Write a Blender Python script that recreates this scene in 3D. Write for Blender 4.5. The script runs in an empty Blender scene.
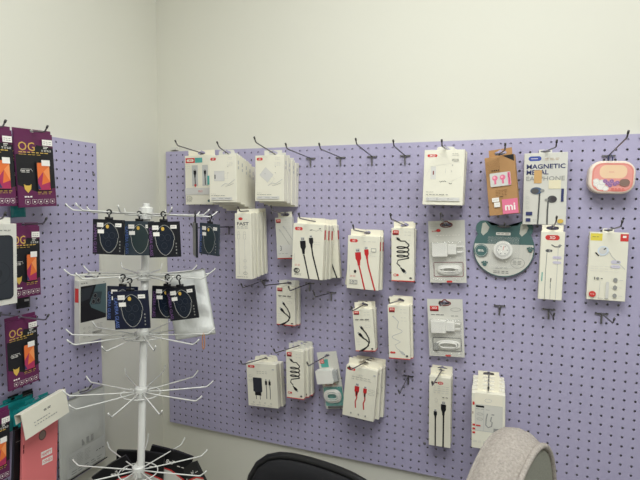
import bpy, math, random
from math import sin, cos, pi, radians, atan2, hypot, sqrt
from mathutils import Vector, Matrix, noise
random.seed(7)
SC = bpy.context.scene
COL = SC.collection
P = 0.0254            # pitch of the pegboard holes
Z0 = 1.726            # height of the top hole row
LX = -0.0546          # face of the left pegboard
WALLX, WALLY = -0.066, 0.012

# ------------------------------------------------------------------ camera
FPX = 467.0537
RC = ((0.93663, 0.35019, 0.00926), (0.0345, -0.06589, -0.99723), (-0.34861, 0.93436, -0.0738))
CAM = Vector((1.10844, -1.41618, Z0 - 0.1764))
def ray(px, py):
    a, b = (px-320)/FPX, (py-240)/FPX
    return Vector([RC[0][k]*a + RC[1][k]*b + RC[2][k] for k in range(3)])
def at_y(px, py, y):
    r = ray(px, py); return CAM + r*((y-CAM.y)/r.y)
def at_x(px, py, x):
    r = ray(px, py); return CAM + r*((x-CAM.x)/r.x)
cd = bpy.data.cameras.new('camera'); cam = bpy.data.objects.new('camera', cd); COL.objects.link(cam)
cd.sensor_width = 36; cd.lens = 36*FPX/640; cd.clip_start = 0.02
m = Matrix((RC[0], [-v for v in RC[1]], [-v for v in RC[2]])).transposed().to_4x4()
m.translation = CAM
cam.matrix_world = m
SC.camera = cam

# ------------------------------------------------------------------ materials
MATS = {}
def lin(c): return tuple(((v/255+0.055)/1.055)**2.4 if v/255 > 0.04045 else v/255/12.92 for v in c)
def mat(name, rgb, rough=0.6, metal=0.0, spec=0.4, bump=0.0, bscale=200, var=0.0, vscale=30, alpha=1.0, coat=0.0, emit=None):
    if name in MATS: return MATS[name]
    M = bpy.data.materials.new(name); M.use_nodes = True
    nt = M.node_tree; b = nt.nodes['Principled BSDF']
    col = (*lin(rgb), 1)
    b.inputs['Base Color'].default_value = col
    b.inputs['Roughness'].default_value = rough
    b.inputs['Metallic'].default_value = metal
    b.inputs['Specular IOR Level'].default_value = spec
    b.inputs['Coat Weight'].default_value = coat
    b.inputs['Alpha'].default_value = alpha
    tc = nt.nodes.new('ShaderNodeTexCoord')
    nz = nt.nodes.new('ShaderNodeTexNoise'); nz.inputs['Scale'].default_value = vscale; nz.inputs['Detail'].default_value = 4
    nt.links.new(tc.outputs['Object'], nz.inputs['Vector'])
    mx = nt.nodes.new('ShaderNodeMix'); mx.data_type = 'RGBA'
    v = max(var, 0.015)
    mx.inputs[6].default_value = tuple(c*(1-v) for c in col[:3])+(1,)
    mx.inputs[7].default_value = tuple(min(1, c*(1+v)) for c in col[:3])+(1,)
    nt.links.new(nz.outputs['Fac'], mx.inputs[0]); nt.links.new(mx.outputs[2], b.inputs['Base Color'])
    if bump:
        n2 = nt.nodes.new('ShaderNodeTexNoise'); n2.inputs['Scale'].default_value = bscale; n2.inputs['Detail'].default_value = 5
        nt.links.new(tc.outputs['Object'], n2.inputs['Vector'])
        bp = nt.nodes.new('ShaderNodeBump'); bp.inputs['Strength'].default_value = bump; bp.inputs['Distance'].default_value = 0.002
        nt.links.new(n2.outputs['Fac'], bp.inputs['Height']); nt.links.new(bp.outputs['Normal'], b.inputs['Normal'])
    if emit:
        b.inputs['Emission Color'].default_value = (*lin(rgb), 1); b.inputs['Emission Strength'].default_value = emit
    MATS[name] = M; return M
WALL = mat('wall_paint', (216,214,201), 0.8, bump=0.06, bscale=90, var=0.02, vscale=1.3)
CEIL = mat('ceiling_paint', (235,233,226), 0.9)
FLOOR = mat('floor_laminate', (92,90,88), 0.5, var=0.12, vscale=6)
HARDB_SHADE = mat('hardboard_hole_shade', (52,40,42), 0.8)  # brown hardboard back; hole walls share it, so shade in the holes is coloured in
LILAC = mat('lilac_board', (173,167,194), 0.6, bump=0.05, bscale=300, var=0.03, vscale=3)
PAPER = mat('white_card', (232,228,210), 0.5, var=0.015)
PAPER2 = mat('cream_card', (238,232,212), 0.55)
PAPERG = mat('grey_white_card', (212,210,200), 0.5)
RED = mat('red_ink', (208,62,58), 0.5)
DRED = mat('dark_red_ink', (120,40,44), 0.5)
WINK = mat('white_ink', (240,236,228), 0.5)
BLK = mat('black_ink', (26,26,30), 0.45)
DGR = mat('dark_grey_ink', (84,84,84), 0.5)
GR = mat('grey_ink', (150,150,146), 0.5)
LGR = mat('pale_grey_ink', (192,192,188), 0.5)
VLG = mat('faint_grey_ink', (212,210,204), 0.5)
LAV = mat('pale_lavender_ink', (205,200,214), 0.4)
TEAL = mat('teal_ink', (84,168,158), 0.5)
NAVY = mat('navy_ink', (52,58,104), 0.5)
BLUE = mat('blue_ink', (66,84,160), 0.5)
GOLD = mat('gold_ink', (214,178,84), 0.4)
PURP = mat('plum_ink', (96,36,76), 0.35)
ORANGE = mat('orange_ink', (228,116,58), 0.4)
MAG = mat('magenta_ink', (170,50,90), 0.4)
PINK = mat('pink_ink', (226,120,150), 0.5)
VIO = mat('violet_ink', (170,130,176), 0.4)
KRAFT = mat('kraft_card', (176,134,88), 0.7, bump=0.1, bscale=400, var=0.06, vscale=60)
KDARK = mat('kraft_dark_ink', (120,88,54), 0.7)
CHROME = mat('hook_metal', (132,130,132), 0.36, metal=0.85)
CAPM = mat('hook_cap', (70,68,66), 0.4)
WHITE = mat('white_enamel', (212,212,206), 0.3, coat=0.3)
WPL = mat('white_plastic', (236,234,226), 0.3, coat=0.2)
GPL = mat('silver_prong', (170,168,164), 0.3, metal=1.0)
BPL = mat('black_plastic', (22,22,24), 0.4)
PACK = mat('pack_black', (20,22,30), 0.3)
PACKB = mat('pack_blue_black', (20,25,46), 0.3)
GLASSD = mat('dark_blue_print', (22,30,44), 0.25)
PACKT = mat('pack_slate', (52,62,70), 0.3)
TEALP = mat('teal_film', (24,128,128), 0.3, bump=0.3, bscale=60)
FOIL = mat('pearl_foil', (238,239,234), 0.3, metal=0.1, bump=1.0, bscale=40)
POLY = mat('frosted_poly_film', (196,197,190), 0.3, bump=0.4, bscale=25, var=0.05)
CORAL = mat('coral_silicone', (226,122,122), 0.55)
PEACH = mat('peach_plastic', (240,206,170), 0.4)
SALMON = mat('salmon_print', (224,142,130), 0.45)
CREAMP = mat('cream_plastic', (232,216,200), 0.35)
GREEN = mat('muted_green_print', (78,110,108), 0.5)
BLKFAB = mat('black_mesh_fabric', (24,24,27), 0.75, bump=0.5, bscale=700)
BLKP = mat('black_rim_plastic', (20,20,22), 0.35)
BEIGE = mat('beige_boucle', (160,152,144), 0.95, bump=0.9, bscale=260, var=0.45, vscale=230)
GREYF = mat('grey_green_fabric', (140,140,128), 0.95, bump=0.6, bscale=400, var=0.18, vscale=260)
WOODM = mat('orange_tag', (190,130,80), 0.5)
REDC = mat('red_braid', (196,40,42), 0.6)
def clear(name, a, tint=(240,240,240), rough=0.12):
    M = bpy.data.materials.new(name); M.use_nodes = True; nt = M.node_tree
    nt.nodes.remove(nt.nodes['Principled BSDF']); out = nt.nodes['Material Output']
    t = nt.nodes.new('ShaderNodeBsdfTransparent'); g = nt.nodes.new('ShaderNodeBsdfGlossy'); mx = nt.nodes.new('ShaderNodeMixShader')
    d = nt.nodes.new('ShaderNodeBsdfDiffuse'); m2 = nt.nodes.new('ShaderNodeMixShader')
    g.inputs['Roughness'].default_value = rough; d.inputs['Color'].default_value = (*lin(tint), 1)
    nz = nt.nodes.new('ShaderNodeTexNoise'); nz.inputs['Scale'].default_value = 40
    bp = nt.nodes.new('ShaderNodeBump'); bp.inputs['Strength'].default_value = 0.4; bp.inputs['Distance'].default_value = 0.003
    nt.links.new(nz.outputs['Fac'], bp.inputs['Height']); nt.links.new(bp.outputs['Normal'], g.inputs['Normal'])
    m2.inputs[0].default_value = 0.5
    nt.links.new(g.outputs[0], m2.inputs[1]); nt.links.new(d.outputs[0], m2.inputs[2])
    mx.inputs[0].default_value = a
    nt.links.new(t.outputs[0], mx.inputs[1]); nt.links.new(m2.outputs[0], mx.inputs[2]); nt.links.new(mx.outputs[0], out.inputs['Surface'])
    return M
CLEAR = clear('clear_blister', 0.10)
CLEARB = clear('clear_poly_bag', 0.30, (214,214,206))

# ------------------------------------------------------------------ mesh helpers
class MB:
    def __init__(s): s.v = []; s.f = []; s.mi = []; s.ms = []
    def m(s, M):
        if M not in s.ms: s.ms.append(M)
        return s.ms.index(M)
    def add(s, vs, fs, M):
        o = len(s.v); s.v += [tuple(v) for v in vs]; k = s.m(M)
        for f in fs: s.f.append([i+o for i in f]); s.mi.append(k)
    def box(s, x0, x1, y0, y1, z0, z1, M):
        v = [(x, y, z) for z in (z0, z1) for y in (y0, y1) for x in (x0, x1)]
        s.add(v, [(0,2,3,1), (4,5,7,6), (0,1,5,4), (2,6,7,3), (0,4,6,2), (1,3,7,5)], M)
    def prism(s, pts, y0, y1, M):   # outline in x,z extruded y0(front)..y1
        n = len(pts)
        v = [(x, y0, z) for x, z in pts] + [(x, y1, z) for x, z in pts]
        s.add(v, [list(range(n)), list(range(2*n-1, n-1, -1))] + [(i, i+n, (i+1) % n+n, (i+1) % n) for i in range(n)], M)
    def tube(s, pts, r, M, n=8, closed=False, cap=True):
        pts = [Vector(p) for p in pts]; N = len(pts); rs = r if isinstance(r, (list, tuple)) else [r]*N
        vs = []; up = None
        for i, p in enumerate(pts):
            if closed: t = pts[(i+1) % N]-pts[i-1]
            else: t = pts[min(i+1, N-1)]-pts[max(i-1, 0)]
            t = t.normalized() if t.length > 1e-9 else Vector((0,0,1))
            if up is None: up = t.orthogonal().normalized()
            up = (up - t*up.dot(t))
            up = up.normalized() if up.length > 1e-6 else t.orthogonal().normalized()
            b = t.cross(up)
            for k in range(n):
                a = 2*pi*k/n; vs.append(p + (up*cos(a)+b*sin(a))*rs[i])
        fs = []
        for i in range(N if closed else N-1):
            j = (i+1) % N
            for k in range(n): fs.append((i*n+k, i*n+(k+1) % n, j*n+(k+1) % n, j*n+k))
        if not closed and cap: fs += [list(range(n-1, -1, -1)), [(N-1)*n+k for k in range(n)]]
        s.add(vs, fs, M)
    def lathe(s, prof, M, n=24, c=(0,0)):
        vs = []; fs = []; L = len(prof)
        for r, z in prof:
            for k in range(n): vs.append((c[0]+r*cos(2*pi*k/n), c[1]+r*sin(2*pi*k/n), z))
        for i in range(L-1):
            for k in range(n): fs.append((i*n+k, i*n+(k+1) % n, (i+1)*n+(k+1) % n, (i+1)*n+k))
        fs += [list(range(n-1, -1, -1)), [(L-1)*n+k for k in range(n)]]
        s.add(vs, fs, M)
    def build(s, name, parent=None, smooth=False, label=None):
        me = bpy.data.meshes.new(name); me.from_pydata(s.v, [], s.f)
        for M in s.ms: me.materials.append(M)
        me.polygons.foreach_set('material_index', s.mi)
        if smooth: me.polygons.foreach_set('use_smooth', [True]*len(me.polygons))
        me.update()
        o = bpy.data.objects.new(name, me); COL.objects.link(o); o.parent = parent
        if label: o['label'] = label
        return o
def thing(name, label, cat, group=None, loc=(0,0,0), rot=(0,0,0)):
    o = bpy.data.objects.new(name, None); o.empty_display_size = 0.02; COL.objects.link(o)
    o.location = loc; o.rotation_euler = rot; o['label'] = label; o['category'] = cat
    if group: o['group'] = group
    return o
def dup(root, label, loc, rot):
    r = root.copy(); COL.objects.link(r); r.location = loc; r.rotation_euler = rot; r['label'] = label
    for ch in list(root.children):
        c = ch.copy(); COL.objects.link(c); c.parent = r
        for g in list(ch.children):
            d = g.copy(); COL.objects.link(d); d.parent = c
    return r
def rrect(x0, x1, z0, z1, r, n=5):
    pts = []
    for cx, cz, a0 in ((x1-r, z0+r, -90), (x1-r, z1-r, 0), (x0+r, z1-r, 90), (x0+r, z0+r, 180)):
        for k in range(n+1):
            a = radians(a0+90*k/n); pts.append((cx+r*cos(a), cz+r*sin(a)))
    return pts
_tx = {}
def text_mesh(s, bold=False):
    if (s, bold) in _tx: return _tx[(s, bold)]
    c = bpy.data.curves.new('t', 'FONT'); c.body = s; c.size = 1; c.resolution_u = 2
    if bold: c.offset = 0.02
    o = bpy.data.objects.new('t', c); COL.objects.link(o)
    dg = bpy.context.evaluated_depsgraph_get(); me = bpy.data.meshes.new_from_object(o.evaluated_get(dg))
    vs = [v.co.copy() for v in me.vertices]; fs = [list(p.vertices) for p in me.polygons]
    bpy.data.objects.remove(o); bpy.data.curves.remove(c); bpy.data.meshes.remove(me)
    x0 = min(v.x for v in vs); x1 = max(v.x for v in vs); y0 = min(v.y for v in vs); y1 = max(v.y for v in vs)
    vs = [((v.x-x0)/(x1-x0), (v.y-y0)/(y1-y0)) for v in vs]
    _tx[(s, bold)] = (vs, fs); return _tx[(s, bold)]

class Face:
    """printing on a flat front: u,v run 0..1 from the top left corner of the face"""
    def __init__(s, root, w, h, y, ztop, xc=0.0):
        s.root, s.w, s.h, s.y, s.zt, s.xc = root, w, h, y, ztop, xc; s.mb = MB(); s.lay = 0
    def pt(s, u, v): return (s.xc+(u-0.5)*s.w, s.zt-v*s.h)
    def _y(s): s.lay += 1; return s.y-0.00018-0.00007*s.lay
    def poly(s, uv, M):
        y = s._y(); p = [s.pt(*q) for q in uv]
        a = sum(p[i][0]*p[(i+1) % len(p)][1]-p[(i+1) % len(p)][0]*p[i][1] for i in range(len(p)))
        if a < 0: p = p[::-1]
        s.mb.add([(x, y, z) for x, z in p], [list(range(len(p)))], M)
    def rect(s, u0, v0, u1, v1, M): s.poly([(u0,v0),(u1,v0),(u1,v1),(u0,v1)], M)
    def pill(s, u0, v0, u1, v1, M, r=None):
        x0, z1 = s.pt(u0, v0); x1, z0 = s.pt(u1, v1); r = r or min(x1-x0, z1-z0)*0.49; y = s._y()
        s.mb.add([(x, y, z) for x, z in rrect(x0, x1, z0, z1, r, 4)], [list(range(20))], M)
    def ell(s, u, v, ru, rv, M, n=20):
        s.poly([(u+ru*cos(2*pi*k/n), v+rv*sin(2*pi*k/n)) for k in range(n)], M)
    def ring(s, u, v, ru, rv, wd, M, n=24):
        s.stroke([(u+ru*cos(2*pi*k/n), v+rv*sin(2*pi*k/n)) for k in range(n+1)], wd, M)
    def stroke(s, uv, wd, M):
        y = s._y(); p = [Vector(s.pt(*q)) for q in uv]; vs = []; N = len(p)
        for i in range(N):
            t = (p[min(i+1, N-1)]-p[max(i-1, 0)]); t = t.normalized() if t.length > 0 else Vector((1, 0))
            n = Vector((-t.y, t.x))*wd/2
            vs += [(p[i].x+n.x, y, p[i].y+n.y), (p[i].x-n.x, y, p[i].y-n.y)]
        s.mb.add(vs, [(2*i, 2*i+1, 2*i+3, 2*i+2) for i in range(N-1)], M)
    def text(s, t, u0, v0, u1, v1, M, bold=False, rot=0, shear=0):
        y = s._y(); vs, fs = text_mesh(t, bold); out = []
        for a, b in vs:
            if rot == 90: uu, vv = u0+(1-b)*(u1-u0), v0+a*(v1-v0)      # reads downwards
            else: uu, vv = u0+(a+shear*b)*(u1-u0), v1-b*(v1-v0)
            if rot == 90: uu = u0+b*(u1-u0)
            x, z = s.pt(uu, vv); out.append((x, y, z))
        s.mb.add(out, fs, M)
    def lines(s, u0, u1, v0, v1, n, M, wd=0.0008, words=3):
        rr = random.Random(int(v0*997)+n)
        for k in range(n):
            v = v0+(v1-v0)*k/max(1, n-1); u = u0
            for q in range(words):
                L = (u1-u0)/words*rr.uniform(0.5, 0.9); s.stroke([(u, v), (u+L, v)], wd, M); u += (u1-u0)/words
    def done(s, name, label=None):
        if s.mb.v: s.mb.build(name, s.root, label=label)
        s.mb = MB()

def hang_tab(root, tw, th, M, zc=0.0, hw=0.013, hh=0.0045, rnd=False, t=0.0007, name='hang_tab', below=0.0):
    """card tab round the origin with a euro-style slot cut through it"""
    n = 32; outer = []; inner = []
    zt, zb = th*0.5, -th*0.5-below
    ca = [atan2(zt, tw/2), atan2(zt, -tw/2), atan2(zb, -tw/2)+2*pi, atan2(zb, tw/2)+2*pi]
    angs = sorted([2*pi*(k+0.5)/(n-4) for k in range(n-4)]+ca)
    for a in angs:
        c, s_ = cos(a), sin(a)
        q = min((tw/2)/abs(c) if abs(c) > 1e-6 else 9, (zt if s_ > 0 else -zb)/abs(s_) if abs(s_) > 1e-6 else 9)
        x, z = c*q, s_*q
        if rnd and s_ > 0:
            q2 = 1/sqrt((c/(tw/2))**2+(s_/zt)**2); q3 = (q+q2)/2; x, z = c*q3, s_*q3
        outer.append((x, z))
        r2 = 1/(((abs(c)/hw)**2.6+(abs(s_)/hh)**2.6)**(1/2.6)); bx, bz = c*r2, s_*r2
        if s_ > 0 and abs(bx) < hw*0.4: bz += hh*0.7*(1-abs(bx)/(hw*0.4))
        inner.append((bx, bz))
    mb = MB(); vs = []
    for y in (-t, 0):
        vs += [(x, y, z+zc) for x, z in outer]+[(x, y, z+zc) for x, z in inner]
    fs = []
    for k in range(n):
        j = (k+1) % n
        fs += [(k, j, n+j, n+k), (2*n+j, 2*n+k, 3*n+k, 3*n+j), (j, k, 2*n+k, 2*n+j), (n+k, n+j, 3*n+j, 3*n+k)]
    mb.add(vs, fs, M); return mb.build(name, root)
def carton(root, w, h, t, zt, M=PAPER, base=None, name='carton', lip=True):
    mb = MB(); b = 0.0026 if base else 0
    mb.box(-w/2, w/2, -t, 0, zt-h+b, zt, M)
    if base: mb.box(-w/2, w/2, -t, 0, zt-h, zt-h+b, base)
    o = mb.build(name, root)
    md = o.modifiers.new('b', 'BEVEL'); md.width = min(0.0007, t*0.2); md.segments = 1; md.limit_method = 'ANGLE'
    return o

# ------------------------------------------------------------------ artwork of the packages
def mini_logo(f, u0, v0, u1, v1, square=False):
    if square:
        f.rect(u0, v0, u1, v0+(v1-v0)*0.66, RED); f.rect(u0, v0+(v1-v0)*0.66, u1, v1, DRED)
        f.text('XO', u0+(u1-u0)*0.16, v0+(v1-v0)*0.16, u0+(u1-u0)*0.84, v0+(v1-v0)*0.54, WINK, True)
        f.done('logo_patch', 'red square logo with white letters')
    else:
        f.pill(u0, v0, u1, v1, RED); f.text('XO', u0+(u1-u0)*0.3, v0+(v1-v0)*0.22, u0+(u1-u0)*0.7, v0+(v1-v0)*0.78, WINK, True)
        f.done('logo_patch', 'red rounded logo with white letters')
def plug(f, u, v, s, ang, M, head=LGR):
    """printed connector, head up; s in metres"""
    def q(a, b):
        x, z = a*s, b*s; c, d = cos(ang), sin(ang); X, Z = x*c+z*d, -x*d+z*c
        return (u+X/f.w, v-Z/f.h)
    f.poly([q(-.32,.5), q(.32,.5), q(.32,1.15), q(-.32,1.15)], head)
    f.poly([q(-.22,.75), q(-.05,.75), q(-.05,.95), q(-.22,.95)], DGR); f.poly([q(.05,.75), q(.22,.75), q(.22,.95), q(.05,.95)], DGR)
    f.poly([q(-.5,-.5), q(-.5,.55), q(.5,.55), q(.5,-.5), q(.28,-.95), q(.2,-1.7), q(-.2,-1.7), q(-.28,-.95)], M)
def art_usb_window(f):
    f.rect(.03,.05,.36,.15, RED); f.pill(.07,.075,.32,.125, PAPER); f.text('XO', .14,.082,.25,.118, RED, True); f.rect(.37,.05,.63,.15, TEAL); f.done('logo_patch', 'red and teal logo patches')
    f.rect(.25,.2,.46,.62, LGR); f.rect(.62,.2,.82,.62, LGR); plug(f, .36,.34, .011,0, BLK); plug(f, .72,.34, .009,0, BLK)
    f.stroke([(.36,.42),(.37,.6)], .003, BLK); f.stroke([(.72,.42),(.73,.6)], .003, BLK); f.rect(.8,.42,.98,.6, TEAL)
    f.poly([(.32,.59),(.42,.59),(.37,.65)], RED); f.done('product_picture', 'printed black cable plugs')
    f.rect(0,.66,1,.67, VLG); f.rect(0,.67,1,.8, VLG); f.text('XO', .46,.71,.62,.75, RED); f.pill(.8,.9,.98,.95, GREEN); f.ring(.15,.88,.1,.04,.0006, DGR); f.lines(.05,.25,.84,.93,4, DGR, .001)
    f.lines(.03,.2,.18,.26,3, LGR); f.done('printed_text')
def art_charger_line(f, ang=0):
    mini_logo(f, .05,.05,.26,.11)
    c, d = cos(ang), sin(ang)
    def q(x, y): return (.42+(x*c-y*d)*.04/f.w, .45-(x*d+y*c)*.04/f.h)
    f.poly([q(-.55,-.35), q(.35,-.35), q(.35,.42), q(-.55,.42)], VLG)
    f.stroke([q(-.55,-.35), q(.35,-.35), q(.35,.42), q(-.55,.42), q(-.55,-.35)], .0006, LGR)
    f.stroke([q(.35,-.18), q(.62,-.18), q(.62,.25), q(.35,.25)], .0006, LGR)
    f.rect(.2,.41,.24,.5, DGR) if not ang else f.stroke([q(-.3,0), q(-.2,.05)], .001, GR)
    f.stroke([(.45,.66),(.6,.6),(.72,.62),(.95,.52)], .0016, LGR); f.stroke([(.6,.66),(.75,.64),(.9,.6)], .001, GR)
    f.done('product_picture', 'faint grey printed charger')
    f.lines(.7,.86,.06,.09,2, LGR); f.lines(.68,.9,.16,.22,3, VLG, .0012); f.stroke([(.7,.25),(.72,.25)], .0014, DGR); f.stroke([(.7,.38),(.72,.38)], .0014, DGR)
    f.lines(.08,.26,.82,.83,1, GR); f.lines(.08,.6,.855,.86,1, DGR, .001, 6); f.rect(.08,.89,.86,.95, VLG); f.lines(.12,.84,.915,.925,1, GR, .0012, 3); f.done('printed_text')
def art_power_box(f):
    f.pill(.08,.08,.33,.13, RED); f.text('XO', .13,.088,.28,.122, WINK, True); f.done('logo_patch', 'red rounded logo with white letters')
    f.rect(.18,.3,.31,.53, VLG); f.rect(.23,.38,.262,.45, DRED); f.stroke([(.55,.34),(.55,.42)], .0007, LGR)
    f.stroke([(.05,.5),(.18,.3),(.9,.22)], .0005, VLG); f.stroke([(.6,.6),(.98,.47)], .0005, VLG)
    f.stroke([(.41,.565),(.44,.585),(.47,.565),(.5,.57),(.54,.56),(.57,.58)], .0012, DGR); f.stroke([(.64,.6),(.68,.615),(.72,.6)], .0012, DGR); f.done('product_picture', 'faint printed power bank')
    f.lines(.7,.87,.07,.1,2, GR); f.ring(.78,.19,.08,.018,.0009, GR); f.lines(.7,.87,.17,.2,2, GR); f.rect(.7,.27,.73,.285, GR); f.rect(.69,.38,.71,.39, GR)
    f.lines(.08,.3,.765,.77,1, DGR, .0008, 3); f.lines(.08,.66,.81,.815,1, DGR, .0012, 7); f.rect(.09,.86,.92,.925, VLG)
    for u in (.13,.37,.64): f.ring(u,.892,.022,.016,.0008, GR)
    f.lines(.18,.88,.888,.892,1, LGR, .001, 3); f.done('printed_text')
def art_fast(f):
    f.ell(.36,.085,.13,.022, RED); f.lines(.58,.8,.09,.09,1, LGR, .001, 2); f.done('logo_patch', 'red round logo')
    f.text('FAST', .14,.135,.86,.185, DGR, True); f.lines(.14,.84,.205,.225,2, GR, .0012); f.done('printed_text', 'grey word FAST')
    for u in (.24,.6):
        f.stroke([(u-.05,.28),(u-.05,.32),(u+.05,.32),(u+.05,.28),(u-.05,.28)], .0006, GR)
        f.stroke([(u-.07,.32),(u-.07,.39),(u+.07,.39),(u+.07,.32),(u-.07,.32)], .0007, GR); f.stroke([(u,.39),(u,.5),(u+.02,.93)], .0008, LGR)
    f.ring(.62,.72,.1,.018,.0007, LGR); f.ring(.62,.82,.1,.018,.0007, LGR); f.ring(.62,.91,.12,.02,.0009, GR); f.lines(.1,.8,.965,.965,1, GR, .0012,5)
    f.done('product_picture', 'faint grey printed cable plugs')
def art_long_cable(f, M, kind=0):
    mini_logo(f, .06,.065,.31,.125)
    plug(f, .34,.37, .0178,-.12, M); plug(f, .6,.29, .0130,-.12, M)
    f.stroke([(.38,.56),(.42,.64),(.58,1)], .0042, M); f.stroke([(.62,.40),(.67,.55),(.9,1)], .0042, M)
    f.done('product_picture', 'printed red cable plugs' if M is REDC else 'printed black cable plugs')
    if kind == 0:
        f.stroke([(.55,.11),(.62,.1)], .002, DGR); f.stroke([(.62,.1),(.75,.12),(.86,.09),(.94,.12)], .0008, GR); f.stroke([(.84,.07),(.9,.07)], .002, DGR)
        f.ring(.17,.86,.09,.04,.0022, DGR); f.text('0', .1,.82,.2,.9, BLK, True); f.lines(.1,.36,.92,.94,2, DGR, .001)
    else:
        f.lines(.5,.9,.1,.1,1, LGR, .001); f.rect(.74,.22,.9,.29, GR); f.rect(.755,.23,.885,.28, PAPER); f.ell(.26,.67,.04,.03, BLK)
        f.rect(.08,.83,.34,.91, GR); f.text('10.20', .09,.84,.33,.9, PAPER, True)
    f.lines(.1,.3,.75,.77,2, RED, .0008, 2); f.stroke([(.08,.55),(.08,.68)], .0008, LGR); f.lines(.7,.9,.32,.36,2, LGR); f.done('printed_text')
def spring(n=4, u0=.3, u1=.8, v0=.32, v1=.72, ph=0):
    return [((u0+u1)/2+(u1-u0)/2*sin(2*pi*n*t+ph), v0+(v1-v0)*t-0.034*cos(2*pi*n*t+ph)) for t in [k/96 for k in range(97)]]
def art_slim(f, kind):
    mini_logo(f, .06,.04,.33,.13, True)
    if kind == 'spring':
        f.stroke([(.32,.2),(.42,.24),(.6,.24),(.76,.3)]+spring(3, .25,.78,.32,.56, 1.5)+[(.3,.6),(.25,.66),(.4,.72)], .0033, BLK)
        plug(f, .3,.2, .0068,-.9, BLK); plug(f, .56,.80, .0085, 2.35, BLK); f.done('product_picture', 'printed black coiled cable')
        f.ring(.17,.88,.07,.02,.0014, RED); f.ell(.28,.88,.05,.02, RED)
    elif kind == 'fork':
        plug(f, .4,.44, .007,-.7, BLK); plug(f, .3,.60, .0085,-.8, BLK)
        f.stroke([(.46,.48),(.6,.56),(.72,.68),(.74,.78),(.62,.88),(.45,.95),(.3,.995)], .0037, BLK)
        f.stroke([(.38,.66),(.58,.72),(.7,.78),(.68,.86),(.5,.92),(.2,.995)], .0037, BLK); f.done('product_picture', 'printed black forked cable')
        f.lines(.08,.3,.7,.84,3, LGR); f.lines(.12,.85,.235,.25,2, DGR, .0013, 3); f.ring(.72,.4,.14,.03,.0005, LGR)
    elif kind == 'pale':
        f.stroke([(.32,.23),(.5,.3)]+[(.42+.24*sin(k/3), .42+.012*k) for k in range(22)]+[(.3,.74),(.4,.8),(.55,.84)], .0016, LGR); plug(f, .3,.22, .005,-.9, VLG); plug(f, .66,.88,.007, 2.2, LGR, LGR); f.done('product_picture', 'faint printed white cable')
        f.ell(.14,.88,.07,.02, RED); f.ell(.26,.88,.06,.018, RED)
    else:
        f.stroke([(.25,.3),(.95,.78)], .0012, GR); f.stroke([(.5,.22),(.97,.55)], .0012, GR); plug(f, .27,.32,.0055,-.7, LGR, LGR); plug(f, .52,.24,.0055,-.7, LGR, LGR); f.done('product_picture', 'faint printed white cable plugs')
        f.rect(0,.66,1,.97, VLG); f.text('3', .2,.68,.3,.8, DGR); f.lines(.1,.7,.87,.87,1, GR, .001)
    f.lines(.58,.9,.07,.13,2, LGR, .0008, 2); f.ell(.86,.93,.06,.018, DGR); f.lines(.62,.9,.22,.28,2, LGR, .0008,2); f.done('printed_text')
def art_charger_pics(f):
    mini_logo(f, .05,.05,.28,.11)
    f.pill(.2,.33,.5,.66, mat('charger_print', (44,46,56), .4), .003); f.rect(.25,.66,.46,.74, BLK); f.rect(.28,.74,.3,.83, DGR); f.rect(.41,.74,.43,.83, DGR)
    for u in (.64,.76): f.rect(u-.035,.39,u+.035,.48, BLK); f.rect(u-.02,.35,u+.02,.39, GR); f.stroke([(u,.48),(u+.01,.6),(u,.8)], .0024, DGR)
    f.done('product_picture', 'printed black charger and cables')
    f.lines(.34,.72,.18,.22,2, GR, .001, 4); f.rect(.86,.1,.93,.13, LGR); f.ring(.13,.3,.06,.025,.0006, GR); f.ring(.13,.4,.06,.02,.0006, GR)
    for u in (.2,.4,.58,.78): f.ring(u,.9,.02,.014,.0008, GR)
    f.lines(.1,.85,.95,.95,1, GR, .0008, 4); f.done('printed_text')
def art_red_pair(f):
    f.pill(.03,.03,.24,.075, DRED); f.pill(.08,.035,.3,.085, RED); f.text('XO', .13,.045,.25,.077, WINK, True); f.done('logo_patch', 'red rounded logo with white letters')
    for u, s in ((.4,.0145), (.66,.011)):
        plug(f, u,.42, s,.0, REDC); f.stroke([(u,.5),(u+.02,.6),(u-.02,.68),(u+.01,.8)], .0034, REDC); f.stroke([(u+.004,.47),(u+.01,.55)], .004, BLK)
    f.done('product_picture', 'printed red cable plugs')
    f.text('XO', .42,.13,.56,.155, LGR); f.lines(.2,.85,.19,.23,2, GR, .001, 5); f.rect(.88,.08,.95,.11, LGR); f.ring(.86,.4,.09,.02,.0006, GR); f.ring(.86,.47,.09,.02,.0006, GR)
    for u in (.28,.52,.74): f.rect(u-.02,.9,u+.02,.93, GR)
    f.done('printed_text')
def art_black_pair(f):
    f.ell(.52,.085,.13,.022, RED); f.text('XO', .44,.072,.6,.098, WINK, True); f.rect(.2,.07,.38,.09, DRED); f.done('logo_patch', 'red round logo')
    plug(f, .3,.52, .0095,0, BLK); plug(f, .67,.42, .0145,0, BLK); f.stroke([(.3,.58),(.31,1)], .0036, BLK); f.stroke([(.68,.48),(.67,1)], .0042, BLK); f.done('product_picture', 'printed black cable plugs')
    f.lines(.2,.95,.13,.22,4, LGR, .0009, 4); f.lines(.62,.9,.28,.28,1, BLK, .0016, 2); f.ring(.33,.33,.06,.03,.0006, LGR); f.done('printed_text')
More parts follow.
